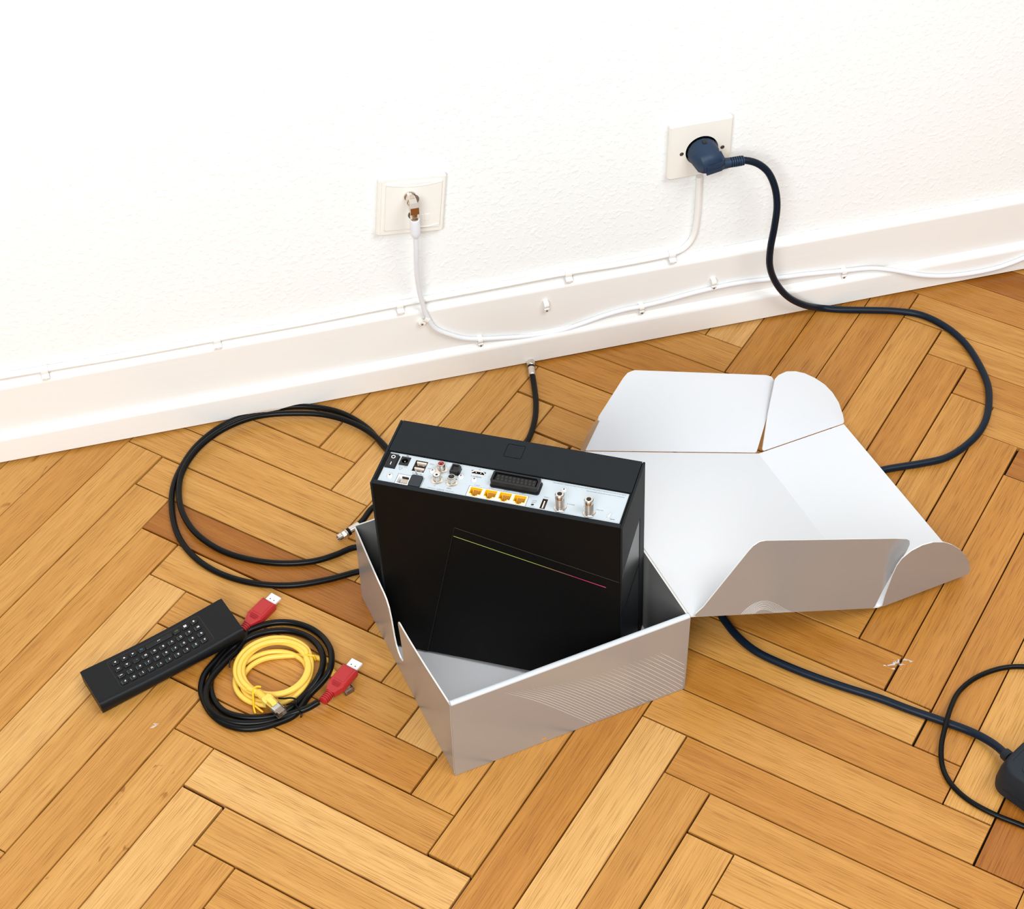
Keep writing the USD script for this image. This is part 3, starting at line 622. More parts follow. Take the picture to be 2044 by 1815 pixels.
# printed fan of fine curved stripes on the front panel
rib = []
N_ = 30
for i in range(N_):
    f = i / (N_ - 1)
    x0 = .058 + .177 * f; z0 = .1085 - .0245 * math.sin(min(1, f * 1.45) * math.pi / 2) - .0045 * f
    pts = []
    for s_ in np.linspace(0, 1, 60):
        dx = s_ * .13; x = x0 + dx
        z = z0 - dx * (.86 + .26 * f) - 2.3 * dx * dx + .0010 * math.sin(dx * 70 + 4 * f) * min(1, dx * 14)
        if x > S - .0015 or z < .0015:
            break
        pts.append((x, z))
    if len(pts) < 3:
        continue
    p_ = np.array(pts); d_2 = np.gradient(p_, axis=0); d_2 /= np.linalg.norm(d_2, axis=1, keepdims=True); nr = np.c_[-d_2[:, 1], d_2[:, 0]]
    wd = np.minimum(1, np.linspace(0.25, 3, len(p_)))[:, None] * .00030
    A_, B_ = p_ + nr * wd, p_ - nr * wd; k_ = len(p_)
    V = np.vstack([np.c_[A_[:, 0], np.full(k_, -.00012), A_[:, 1]], np.c_[B_[:, 0], np.full(k_, -.00012), B_[:, 1]]])
    F = [(j, k_ + j, k_ + j + 1) for j in range(k_ - 1)] + [(j, k_ + j + 1, j + 1) for j in range(k_ - 1)]
    rib.append(trimesh.Trimesh(V, np.array(F), process=False))
bx.part('printed_stripes', cat(*rib), 'board_stripe', smooth=False, label='fan of fine pale curved stripes printed on the front')
bx.part('orange_mark', rbox(.0985, .1045, -.00015, .0001, .0045, .0068, .00005), 'orange_speck', label='small orange fleck near the bottom edge')
# left wall with the thumb notch
left = [(.0030, .0004), (S - .001, .0004), (S - .001, .1165), (.262, .1165), (.215, .1150), (.172, .1130), (.1655, .1105), (.1600, .1020), (.1575, .0850), (.1565, .056), (.1545, .044), (.1500, .0355), (.1440, .0325),
        (.1375, .0345), (.1330, .0410), (.1305, .056), (.1310, .090), (.1320, .1080), (.1300, .1130), (.1265, .1145), (.090, .1155), (.040, .1160), (.0030, .1165)]


def bulge(v):
    """the device leans on this wall and bows it outwards"""
    w = v.copy(); f = np.clip(np.sin(np.pi * np.clip(v[:, 1] / S, 0, 1)), 0, 1) * np.clip(v[:, 2] / .115, 0, 1)
    w[:, 0] -= .0050 * f; w[:, 2] -= .004 * f ** 2
    return w


upright('side_panel', left, (T, 0, 0), (0, 1, 0), (1, 0, 0), t=.0017, bend=bulge)
upright('side_panel', [(.0070, .0004), (S - .0025, .0004), (S - .0025, .1185), (.0070, .1185)], (S - T, 0, 0), (0, 1, 0), (-1, 0, 0))
upright('back_panel', [(.0020, .0004), (S - .0020, .0004), (S - .0020, .1170), (.0020, .1170)], (0, S - .0, 0), (1, 0, 0), (0, -1, 0))
# lid: panel sloping from the right wall's top to the floor, then its front wall lying flat, with two side flaps and two rounded ears
h0 = np.array([S + .0006, 0, .1195]); h1 = np.array([.512, 0, .0128])
ld = h1 - h0; LL = np.linalg.norm(ld); ld /= LL
nz = np.cross(ld, (0, 1, 0)); nz = nz if nz[2] > 0 else -nz
ML = np.eye(4); ML[:3, 0], ML[:3, 1], ML[:3, 2], ML[:3, 3] = ld, (0, 1, 0), nz, h0
sheet(bx, 'lid_panel', [(0, .0015), (LL, .0015), (LL, S - .0015), (0, S - .0015)], ML, T, 'board_white')
MT = np.eye(4); MT[:3, 3] = (.5119, 0, .0128)
sheet(bx, 'tuck_panel', [(0, .0015), (.1195, .0015), (.1195, S - .0015), (0, S - .0015)], MT, T, 'board_white')


def flap(name, b0, d, side, th, outline, t=.0013, bend=0.0):
    """outline in mm: (along the crease, away from it); th = angle above the panel's own outward direction"""
    d = np.array(d, float); out = np.array([0, side, 0.0]); n = np.cross(d, out); n = n if n[2] > 0 else -n
    y = out * math.cos(th) + n * math.sin(th)
    zin = np.cross(d, y); zin = zin if zin[1] * side < 0 else -zin
    x = np.cross(y, zin); sg = 1 if x @ d > 0 else -1
    M = np.eye(4); M[:3, 0], M[:3, 1], M[:3, 2], M[:3, 3] = x, y, zin, b0
    P = Polygon([(sg * a / 1000, b / 1000) for a, b in outline]).buffer(-.003).buffer(.003, quad_segs=4)
    return sheet(bx, name, list(P.exterior.coords), M, t, 'board_white')


flap('side_flap', h0 + (0, .0006, .0005), ld, -1, math.radians(95), [(1, 0), (9.8, 13), (35.2, 85), (38, 91), (44, 96.2), (52, 97.5), (232, 96.5), (251, 95.6), (257, 93.5), (260.5, 88), (261, 78.6), (257.4, 54), (256, 25), (257, 0)])
flap('side_flap', h0 + (0, S - .0006, .0005), ld, 1, math.radians(71), [(8, 0), (18.5, 36.3), (18.8, 40.5), (40.5, 87), (45, 93.5), (53.6, 97), (247, 97.8), (256, 96.3), (261.5, 91.5), (264.5, 50), (262, 0)])
flap('ear_flap', np.array([.514, .0006, .0132]), (1, 0, 0), -1, math.radians(88), [(1.5, 0), (2, 20), (5.9, 52.8), (9, 68), (13.8, 77.5), (24, 85), (37.5, 88), (52, 86), (67.4, 78.5), (80, 68), (93.1, 53.7), (103, 39), (111.2, 24.2), (116, 8), (117, 0)])
flap('ear_flap', np.array([.514, S - .0006, .0132]), (1, 0, 0), 1, math.radians(76), [(3.4, 0), (14, 50), (25.5, 93), (31, 97), (41.9, 98.2), (54, 94.5), (66, 87.8), (80, 76.5), (92.7, 63.5), (103, 49), (111.4, 32), (117, 12), (118.7, 0)])

# the lid's far flap has torn away from the hinge and shows its brown core
th_ = math.radians(71); y_ = np.array([0, math.cos(th_), 0]) + np.cross(ld, (0, 1, 0)) * math.sin(th_) * (1 if np.cross(ld, (0, 1, 0))[2] > 0 else -1)
o_ = h0 + (0, S - .0006, .0005); zz_ = np.cross(ld, y_)
bx.part('torn_edge', hull([o_ + ld * a + y_ * b_ + zz_ * c_ for a, b_ in ((.0030, -.0010), (.0085, .0005), (.0135, .0180), (.0188, .0365), (.0150, .0370), (.0080, .0200)) for c_ in (.0002, .0022)]), 'kraft', smooth=False, label='torn brown cardboard core at the lid corner')
# fine arcs printed on the near side flap
th_ = math.radians(95); n_ = np.cross(ld, (0, -1, 0)); n_ = n_ if n_[2] > 0 else -n_
y_ = np.array([0, -1.0, 0]) * math.cos(th_) + n_ * math.sin(th_); o_ = h0 + (0, .0006, .0005); zo = np.cross(ld, y_); zo = zo if zo[1] < 0 else -zo
arcs = []
for i in range(9):
    a_ = np.linspace(0, 1, 24); s0_, s1_ = .066 + .0022 * i, .135 - .0028 * i * (i < 9)
    xs = s0_ + (s1_ - s0_) * a_; hs = .0008 + (.0165 - .0006 * i - .0) * np.sin(np.pi * a_ ** .62) ** 1.2 * (1 - .07 * i)
    P3 = [o_ + ld * x + y_ * max(h_2, .0008) + zo * .00145 for x, h_2 in zip(xs, hs)]
    arcs.append(tube(P3, .00022, 4, .003, smooth=False))
bx.part('printed_arcs', cat(*arcs), 'board_stripe', smooth=False, label='small fan of pale printed arcs on the raised flap')

# ---------------------------------------------------------------- the black set-top device
dv = Thing('set_top_box', 'black set-top box with grey port panel on top, standing in the open cardboard box', 'set-top box',
           M=frame((0.18071, -0.40395, 0.0052), x=(0.85516, -0.51805, 0.015), z=(-0.00428, 0.0074, 0.248)))
DW, DD, DH = .2618, .0965, .2488
k_x = DW / .26523
q_ = lambda x: x / 1000 * k_x
# glossy front facet: recess that deepens to the lower right
Zt = DH
gf = [(q_(88), Zt - .043), (q_(265.2), Zt - .0795), (q_(265.2), .0), (q_(44), .0)]
body_m = mbox(.0027, DW - .0027, 0, DD, 0, DH - .0002) - mbox(.0055, DW - .0045, .0058, .0495, DH - .016, DH + .01) - mbox(.0027, DW - .0027, .0497, DD + .01, DH - .0022, DH + .01)
cut = m3.Manifold.hull_points(np.array([(gf[0][0], -.001, gf[0][1]), (gf[1][0], -.001, gf[1][1]), (gf[2][0], -.001, gf[2][1] - .002), (gf[3][0], -.001, gf[3][1] - .002),
                                       (gf[0][0] + .001, .0008, gf[0][1] - .0003), (gf[1][0], .0026, gf[1][1] - .0006), (gf[2][0], .0026, gf[2][1] - .002), (gf[3][0] + .001, .0008, gf[3][1] - .002)]))
cut = cut.rotate((0, 0, 0))
dv.part('housing', body_m - cut, 'device_matte_shaded', smooth=20)
dv.part('side_cap', rbox(0, .0024, 0, DD, 0, DH, .0004), 'device_cover_lit')
dv.part('front_bezel', rbox(.0026, DW - .0026, .0002, .0057, DH - .0010, DH + .0001, .0002), 'device_cover_lit')  # thin plate gives the upward strip its lit tone by colour
capr = rbox(DW - .0024, DW, 0, DD, 0, DH, .0004)
cm_ = m3.Manifold(m3.Mesh(np.array(capr.vertices, np.float32), np.array(capr.faces, np.uint32)))
sidecut = m3.Manifold.hull_points(np.array([(x, y, z) for x in (DW - .0012, DW + .002) for y, z in ((-.002, DH - .068), (.016, DH - .0665), (.0765, DH - .0605), (.0765, -.002), (-.002, -.002))]))
dv.part('side_cap', cm_ - sidecut - cut, 'device_cover_lit', smooth=20)
dv.part('side_inlay', hull([(x, y, z) for x in (DW - .0012, DW - .0004) for y, z in ((.0004, DH - .0685), (.016, DH - .067), (.0758, DH - .0612), (.0758, .001), (.0004, .001))]), 'device_side_gloss', smooth=False)
dv.part('inlay_edge', tube([(DW - .0003, .0145, DH - .131), (DW - .0003, .0755, DH - .129)], .0003, 6, .01, smooth=False), 'device_matte_shaded')
dv.part('front_facet', hull([(gf[0][0] + .0006, .0010, gf[0][1] - .0006), (gf[1][0] - .0006, .0028, gf[1][1] - .0006), (gf[2][0] - .0006, .0028, .001), (gf[3][0] + .0006, .0010, .001),
                             (gf[0][0] + .0006, .0016, gf[0][1] - .0006), (gf[1][0] - .0006, .0034, gf[1][1] - .0006), (gf[2][0] - .0006, .0034, .001), (gf[3][0] + .0006, .0016, .001)]), 'device_gloss', smooth=False)
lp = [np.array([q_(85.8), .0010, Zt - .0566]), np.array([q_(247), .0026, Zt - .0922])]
dv.part('edge_reflection', hull([p + (0, -.0006 + dy, dz) for p in lp for dy in (0, .0004) for dz in (-.00017, .00017)] + [lp[1] + (.0010, -.0006, 0), lp[1] + (0, -.0006, .0006), lp[1] + (0, -.0006, -.0006)]), 'edge_reflection', smooth=False, label='thin glowing line fading from green to pink')
dv.part('facet_edge', cat(tube([(gf[0][0], -.0001, gf[0][1]), (gf[1][0] - .003, -.0001, gf[1][1] + .0006)], .00022, 6, smooth=False), tube([(gf[0][0], -.0001, gf[0][1]), (gf[3][0] - .0, -.0001, .001)], .00016, 6, smooth=False)), 'facet_rim')
# top cover with the square badge outline
cover = mbox(.0031, DW - .0031, .0502, DD - .0002, DH - .0022, DH)
lo_ = rrect(q_(121), q_(140.4), .0695, .0892, .0015); li_ = rrect(q_(121) + .0008, q_(140.4) - .0008, .0703, .0884, .001)
gro = extrude(lo_.difference(li_), .002, DH - .0007)
cover = cover - m3.Manifold(m3.Mesh(np.array(gro.vertices, np.float32), np.array(gro.faces, np.uint32)))
dv.part('top_cover', cover, 'device_cover_lit', smooth=False, label='matt top cover with an engraved square')
# grey port panel, cut out for every socket
PZ = DH - .0016


def pm(poly, h, z0):
    g = extrude(poly, h, z0)
    return m3.Manifold(m3.Mesh(np.array(g.vertices, np.float32), np.array(g.faces, np.uint32)))


def quad(x0, x1, y0, y1):
    return sbox(q_(x0), y0 / 1000, q_(x1), y1 / 1000)


panel = mbox(.0056, DW - .0046, .0059, .0494, PZ - .0012, PZ)
LANX = [100.6 + 15.5 * i for i in range(4)]
holes = [quad(5.9, 17.6, 26.4, 45.4), quad(19.2, 29.2, 33.5, 45.7), quad(35.2, 48.3, 28.3, 44.0), quad(24.0, 51.0, 6.6, 20.6), quad(75, 85.2, 32.5, 43.8), quad(95.2, 110.6, 38.6, 44.8), quad(100, 162.7, 7.6, 22.0), quad(177.4, 182.8, 8.4, 22.3)]
for hh in holes:
    panel = panel - pm(hh, .01, PZ - .005)
panel = panel - m3.Manifold.cylinder(.01, .0016, .0016, 20).translate((q_(169.2), .012, PZ - .005))
PP = dv.part('port_panel', panel, 'panel_grey', smooth=False, label='light grey metal panel with rows of sockets')


def well(name, x0, x1, y0, y1, depth, m_, wall_=.0005, rim=0.0, label=None):
    """open-topped socket shell sunk into the panel"""
    a, b = (q_(x0), y0 / 1000), (q_(x1), y1 / 1000)
    o = mbox(a[0], b[0], a[1], b[1], PZ - depth, PZ + rim)
    i = mbox(a[0] + wall_, b[0] - wall_, a[1] + wall_, b[1] - wall_, PZ - depth + .0005, PZ + .01)
    return dv.part(name, o - i, m_, smooth=False, label=label)


# rocker switch, upside down lettering like all of this panel
rk = dv.part('rocker_switch', cat(rbox(q_(6.1), q_(17.4), .0266, .0452, PZ - .003, PZ + .0012, .0005), hull([(q_(7), .0275, PZ + .001), (q_(16.5), .0275, PZ + .001), (q_(7), .0443, PZ + .001), (q_(16.5), .0443, PZ + .001),
             (q_(7), .0275, PZ + .0014), (q_(16.5), .0275, PZ + .0014), (q_(7), .0443, PZ + .0032), (q_(16.5), .0443, PZ + .0032)])), 'black_plastic', label='black rocker switch')
ro = as_tm(pm(Point(q_(11.6), .0405).buffer(.0022).difference(Point(q_(11.6), .0405).buffer(.0014)), .0001, 0))
tilt = lambda m, dz=0.0: moved(m, (0, 0, 0))
sl = (.0018) / .0168
shear = np.eye(4); shear[2, 1] = sl; shear[2, 3] = PZ + .0014 - sl * .0275 + .00004
ro.apply_transform(shear)
ri = as_tm(extrude(sbox(q_(11.3), .0300, q_(12.1), .0338), .0001)); ri.apply_transform(shear)
dv.part('switch_mark', ro, 'print_white', smooth=False, under=rk); dv.part('switch_mark', ri, 'print_white', smooth=False, under=rk)
dj = dv.part('power_jack', mbox(q_(19.3), q_(29.1), .0336, .0456, PZ - .010, PZ + .0006) - m3.Manifold.cylinder(.012, .0034, .0034, 28).translate((q_(24.2), .0398, PZ - .008)), 'black_plastic', smooth=40, label='round power jack')
dv.part('pin', moved(lathe([(.0010, 0), (.0010, .0068), (.0006, .0075)], 14), (q_(24.2), .0398, PZ - .008)), 'bright_steel', under=dj)
for y0, y1, nm in ((36.4, 43.9, 'usb_port'), (28.4, 35.6, 'usb_port')):
    u = well(nm, 35.3, 48.2, y0, y1, .009, 'port_brown', .0004, .0002, label='USB socket' )
    dv.part('tongue', rbox(q_(36.4), q_(47.2), y1 / 1000 - .0024, y1 / 1000 - .0008, PZ - .008, PZ - .0004, .0002), 'contact_beige', under=u)
    for cx in (39.2, 44.8):
        dv.part('spring', rbox(q_(cx - .7), q_(cx + .7), y0 / 1000 + .0013, y0 / 1000 + .0024, PZ - .004, PZ - .0008, .0002), 'contact_beige', under=u)
u = well('usb_port', 177.5, 182.7, 8.6, 22.2, .009, 'port_brown', .0004, .0002, label='upright USB socket')
dv.part('tongue', rbox(q_(179.0), q_(180.4), .0096, .0205, PZ - .008, PZ - .0006, .0002), 'contact_beige', under=u)
# telephone jack pair, one behind a rubber flap
pj = well('phone_jack', 24.2, 38.2, 6.8, 20.4, .010, 'jack_white', .0013, .0003, label='white phone socket')
dv.part('contact_block', rbox(q_(28), q_(36), .0125, .0188, PZ - .009, PZ - .003, .0003), 'contact_beige', under=pj)
dv.part('contact_slot', rbox(q_(28.6), q_(35.4), .0180, .0190, PZ - .009, PZ - .0008, .0002), 'port_black', under=pj)
for i in range(6):
    dv.part('contact', rbox(q_(29 + i * 1.1), q_(29.5 + i * 1.1), .0095, .0178, PZ - .0035, PZ - .0022, .00005), 'nickel', smooth=False, under=pj)
e_ = bevel_prism(rrect(q_(38.4), q_(50.8), .0064, .0219, .0022), PZ - .001, PZ + .0026, .0007)
dv.part('rubber_flap', e_, 'flap_rubber', label='dark rubber flap over the second phone socket')
dv.part('jack_outline', as_tm(pm(quad(23.6, 52, 6.2, 21.2).difference(quad(23.9, 51.7, 5.9, 20.9)), .00006, PZ)), 'print_black', smooth=False)
for (cx, cy), m_ in zip(((64.9, 37.2), (65.2, 21.5), (81.0, 21.8)), ('rca_red', 'rca_white', 'port_black')):
    o = (q_(cx), cy / 1000, PZ)
    r = dv.part('audio_jack', moved(lathe([(.0064, 0), (.0064, .0006), (.0052, .0012), (.0042, .0014), (.0042, .0078), (.0038, .0086), (.0031, .0087), (.0030, .0072)], 28), o), 'nickel', label={'rca_red': 'metal phono socket with red centre', 'rca_white': 'metal phono socket with white centre', 'port_black': 'metal phono socket with black centre'}[m_])
    dv.part('insert', moved(lathe([(.0030, .0), (.0030, .0078), (.0017, .0079)], 24), o), m_, under=r)
    dv.part('bore', moved(lathe([(.0013, 0), (.0013, .00015)], 16), (o[0], o[1], PZ + .00792)), 'port_black', under=r)
op = dv.part('optical_port', pm(Polygon([(q_(75.1), .0326), (q_(82.4), .0326), (q_(85.1), .0352), (q_(85.1), .0412), (q_(82.4), .0437), (q_(75.1), .0437)]), .010, PZ - .005) - mbox(q_(76.5), q_(82.5), .0345, .0420, PZ + .0035, PZ + .01), 'port_black', smooth=False, label='black optical audio socket')
dv.part('shutter', rbox(q_(76.7), q_(82.3), .0347, .0418, PZ + .002, PZ + .0040, .0003), 'black_plastic', under=op)
hp = [(q_(95.4), .0388), (q_(110.4), .0388), (q_(110.4), .0418), (q_(107.2), .0446), (q_(98.6), .0446), (q_(95.4), .0418)]
hd = dv.part('hdmi_port', pm(Polygon(hp), .0014, PZ - .001) - pm(Polygon(hp).buffer(-.0006), .012, PZ - .008), 'lan_frame', smooth=False, label='HDMI socket')
dv.part('tongue', rbox(q_(97.5), q_(108.3), .0400, .0418, PZ - .008, PZ - .0008, .0002), 'port_black', under=hd)
dv.part('liner', pm(Polygon(hp), .0070, PZ - .0082) - pm(Polygon(hp).buffer(-.0005), .012, PZ - .0078), 'port_black', smooth=False, under=hd)
for cx in (100.4, 105.4):
    dv.part('spring', rbox(q_(cx - .6), q_(cx + .6), .0424, .0430, PZ - .002, PZ - .0004, .0001), 'contact_beige', under=hd)
# SCART socket standing proud of the panel
so = rrect(q_(120.2), q_(170.6), .0262, .0425, .0028)
sc = dv.part('scart_port', pm(so, .0075, PZ) - pm(Polygon([(q_(122.4), .0290), (q_(168.3), .0290), (q_(168.3), .0375), (q_(165.8), .0405), (q_(122.4), .0405)]), .02, PZ + .0035), 'black_plastic', smooth=30, label='wide black SCART socket with twenty slots')
dv.part('collar', pm(rrect(q_(119.8), q_(172), .0250, .0434, .0030), .0016, PZ - .0004), 'port_black', under=sc)
dv.part('core', rbox(q_(124.2), q_(166.8), .0300, .0394, PZ + .002, PZ + .0062, .0003), 'remote_pad', under=sc)
for row in range(2):
    for i in range(10):
        cx = 126.6 + i * 4.18 + (.6 if row == 0 else 0)
        dv.part('slot', rbox(q_(cx - 1.25), q_(cx + 1.25), .0311 + row * .0042, .0341 + row * .0042, PZ + .0058, PZ + .00632, .0001), 'port_black', smooth=False, under=sc)
# four yellow network sockets in one frame
lf = pm(quad(100.2, 162.5, 7.8, 21.8), .0012, PZ - .001)
for x0 in LANX:
    T_ = quad(x0 + 1.4, x0 + 14.0, 11.4, 20.8).union(quad(x0 + 3.9, x0 + 11.2, 9.6, 12)).union(quad(x0 + 5.2, x0 + 9.9, 8.4, 10))
    lf = lf - pm(T_, .01, PZ - .005)
LF = dv.part('network_frame', lf, 'lan_frame', smooth=False, label='pale frame around four network sockets')
dv.part('frame_line', as_tm(pm(quad(99.6, 163, 7.4, 22.3).difference(quad(100.0, 162.6, 7.0, 21.95)), .00006, PZ)), 'print_grey', smooth=False)
for i, x0 in enumerate(LANX):
    T_ = quad(x0 + 1.4, x0 + 14.0, 11.4, 20.8).union(quad(x0 + 3.9, x0 + 11.2, 9.6, 12)).union(quad(x0 + 5.2, x0 + 9.9, 8.4, 10))
    lp_ = dv.part('network_port', pm(T_, .0100, PZ - .0098) - pm(T_.buffer(-.0007, join_style=2), .012, PZ - .0085), 'lan_yellow', smooth=False, label='yellow network socket')
    dv.part('contact_bed', hull([(q_(x0 + 4.2), .0195, PZ - .0012), (q_(x0 + 13.2), .0195, PZ - .0012), (q_(x0 + 4.2), .0108, PZ - .005), (q_(x0 + 13.2), .0108, PZ - .005), (q_(x0 + 4.2), .0195, PZ - .008), (q_(x0 + 13.2), .0108, PZ - .008), (q_(x0 + 4.2), .0108, PZ - .008), (q_(x0 + 13.2), .0195, PZ - .008)]), 'lan_yellow', smooth=False, under=lp_)
    for c_ in range(8):
        cx = q_(x0 + 5.0 + c_ * 1.0)
        dv.part('contact', hull([(cx + sx, y, z) for sx in (0, .00055) for y, z in ((.0186, PZ - .0010), (.0106, PZ - .0044), (.0186, PZ - .0018), (.0106, PZ - .0054))]), 'contact_gold', smooth=False, under=lp_)
    for cx in (x0 + 2.4, x0 + 12.9):
        dv.part('status_lamp', rbox(q_(cx - .9), q_(cx + .9), .0089, .0102, PZ + .0001, PZ + .0004, .0001), 'contact_beige', under=lp_)
dv.part('reset_hole', moved(lathe([(.0017, 0), (.0017, .0002)], 20), (q_(169.2), .012, PZ - .0011)), 'port_black')
for cx, cy in ((197.7, 13.1), (227.7, 13.0)):
    o = (q_(cx), cy / 1000, PZ)
    fc = dv.part('antenna_post', moved(lathe([(.0046, 0.0018)] + [(.0046 - .0003 * (j % 2), .0024 + .0006 * j) for j in range(22)] + [(.0047, .0160), (.0047, .0195), (.0040, .0206), (.0026, .0207), (.0025, .0195)], 26), o), 'nickel', label='threaded metal antenna post')
    hx = Polygon([(q_(cx) + .0066 * math.cos(a), cy / 1000 + .0066 * math.sin(a)) for a in np.arange(6) * math.pi / 3 + .3])
    dv.part('nut', bevel_prism(hx, PZ, PZ + .0020, .0004), 'nickel', smooth=20, under=fc)
    dv.part('bore', moved(lathe([(.0023, 0), (.0023, .0001), (.0009, .00012)], 16), (o[0], o[1], PZ + .02072)), 'port_black', under=fc)
for cx, cy in ((16.4, 15.0), (56.9, 32.0), (87.6, 31.5), (102.2, 30.6), (194.9, 38.0)):
    sw = dv.part('screw', moved(lathe([(.0030, 0), (.0030, .0010), (.0022, .0022), (.0009, .0026)], 20), (q_(cx), cy / 1000, PZ)), 'hdmi_plug', label='small pan-head screw')
    dv.part('screw_slot', moved(cat(rbox(-.0013, .0013, -.0003, .0003, 0, .0002, .0001), rbox(-.0003, .0003, -.0013, .0013, 0, .0002, .0001)), (q_(cx), cy / 1000, PZ + .00255)), 'port_black', smooth=False, under=sw)
dv.part('ground_lug', cat(hull([(q_(249.4) + x, .0128 + y, PZ + z) for x, y, z in ((-.003, -.001, 0), (.0, -.003, 0), (.0005, .0035, 0), (-.0025, -.001, .003), (.0006, .003, .0042), (.0, -.002, .003))])), 'hdmi_plug')
dv.part('lug_slot', rbox(q_(249.8), q_(254.4), .0108, .0116, PZ - .0001, PZ + .0001, .00005), 'print_grey')
dv.part('label_line', as_tm(pm(quad(58.8, 67.4, 9.45, 9.75).union(quad(78.0, 86.7, 9.45, 9.75)), .00005, PZ)), 'print_grey', smooth=False)
for s_, h_, x_, y_, m_ in (('12V \u2014 4A', .0014, 24.4, 31.9, 'print_grey'), ('USB2', .0014, 52.8, 42.2, 'print_grey'), ('USB1', .0014, 52.8, 35.4, 'print_grey'), ('OPTIQUE', .0013, 80.0, 45.7, 'print_grey'), ('TV', .0014, 103.2, 46.6, 'print_black'),
                          ('HDMI/TV 4', .0015, 102.4, 36.0, 'print_black'), ('AUDIO', .0017, 72.8, 9.4, 'print_grey'), ('D', .0014, 65.2, 13.3, 'print_grey'), ('NUM', .0014, 80.8, 13.2, 'print_black'), ('LAN 4', .0014, 107.2, 24.2, 'print_grey'), ('LAN 3', .0014, 122.6, 24.2, 'print_grey'),
                          ('LAN 2', .0014, 138.4, 24.2, 'print_black'), ('LAN 1', .0014, 154.8, 24.2, 'print_black'), ('RESET', .0012, 169.8, 17.4, 'print_grey'), ('LASER', .0012, 169.8, 14.9, 'print_grey'), ('5V 1A', .0012, 169.6, 8.8, 'print_grey'), ('USB3', .0014, 180.2, 24.9, 'print_grey'), ('REMOTE', .0014, 206.6, 21.2, 'print_grey'), ('R', .0014, 190.4, 23.0, 'print_grey'),
                          ('ENTREE', .0014, 236.6, 20.6, 'print_grey'), ('S', .0014, 220.2, 21.6, 'print_grey'),
                          ('Fabriqu\u00e9 sous licence de Dolby Laboratories.', .00135, 236.5, 43.6, 'print_grey'), ('Dolby et le symbole double-D sont des marques commerciales de Dolby Laboratories.', .00135, 219.0, 46.9, 'print_grey')):
    t_ = text(s_, h_, 0, 0, 0)
    wd_ = t_.bounds[1, 0] - t_.bounds[0, 0]
    if len(s_) > 20:
        t_.apply_scale([min(1.0, (.0775 if len(s_) > 60 else .0440) / wd_), 1, 1])
    dv.part('lettering', moved(t_, (q_(x_), y_ / 1000, PZ)), m_, smooth=False)
tri_ = Polygon([(q_(20.6), .0300), (q_(25.4), .0300), (q_(23.0), .0262)])
dv.part('symbol', as_tm(pm(tri_.difference(tri_.buffer(-.0003)), .00005, PZ)), 'print_grey', smooth=False)
us_ = sbox(q_(38), .0254, q_(46.5), .0257).union(Point(q_(46.5), .02555).buffer(.0006)).union(Polygon([(q_(38), .0250), (q_(38), .0261), (q_(36.6), .02555)])).union(sbox(q_(40), .0254, q_(41.8), .0270)).union(sbox(q_(41.5), .0240, q_(43.2), .0255))
dv.part('symbol', as_tm(cat(*[pm(g, .00005, PZ) for g in getattr(us_, 'geoms', [us_])])), 'print_grey', smooth=False)
dv.part('symbol', as_tm(pm(Polygon([(q_(22.6), .0472), (q_(26.6), .0472), (q_(25), .0482), (q_(24), .0482)]), .00005, PZ)), 'print_black', smooth=False)
# ---------------------------------------------------------------- remote control with a keyboard face
RM = frame((-0.1517, -0.3625, .0004), x=(0.16265, 0.0536, 0.0100), y=(-.0536, .16265, 0))
rc = Thing('remote_control', 'black remote control with a full letter keyboard, lying left of the coiled cables', 'remote control', M=RM)
RL = .1722


def r_top(x):
    """the face dips gently along its length"""
    return .0186 - .0034 * math.sin(math.pi * min(max(x / RL, 0), 1)) ** 1.0


RINGS = 40
sec = []
for i in range(RINGS + 1):
    x = RL * i / RINGS; t = r_top(x)
    e = .0006 if i in (0, RINGS) else 0.0
    ring = [(0 - e, .0012), (0 - e, t - .0006), (-.0007, t - e), (-.0485, t - e), (-.0512, t - .0007), (-.0533, t - .0026), (-.0546, t - .0056), (-.0548, t - .0088), (-.0540, .0048), (-.0528, .0022), (-.0505, .0004), (-.030, e), (-.003, e)]
    sec.append([(x, y, z) for y, z in ring])
V = np.array(sec).reshape(-1, 3); nr_ = len(sec[0]); F = []
for i in range(RINGS):
    for j in range(nr_):
        k = (j + 1) % nr_
        a, b, c, d = i * nr_ + j, i * nr_ + k, (i + 1) * nr_ + k, (i + 1) * nr_ + j
        F += [(a, b, c), (a, c, d)]
for base, flip in ((0, True), (RINGS * nr_, False)):
    for j in range(1, nr_ - 1):
        F.append((base, base + j + 1, base + j) if not flip else (base, base + j, base + j + 1))
shell = trimesh.Trimesh(V, np.array(F), process=False)
if shell.volume < 0:
    shell.invert()
rc.part('shell', shell, 'remote_black', smooth=28)


def on_face(poly, h, lift, n=24):
    """a flat plate laid on the dipping face, following it"""
    x0, _, x1, _ = poly.bounds; out = []
    cuts = np.linspace(x0, x1, n + 1) if x1 - x0 > .02 else [x0, x1]
    for a, b in zip(cuts[:-1], cuts[1:]):
        g = poly.intersection(sbox(a, -1, b, 1))
        for gg in getattr(g, 'geoms', [g]):
            if gg.is_empty or gg.geom_type != 'Polygon':
                continue
            e = extrude(gg, h, lift); v = e.vertices.copy(); v[:, 2] += [r_top(q) for q in v[:, 0]]; e.vertices = v; out.append(e)
    return cat(*out)


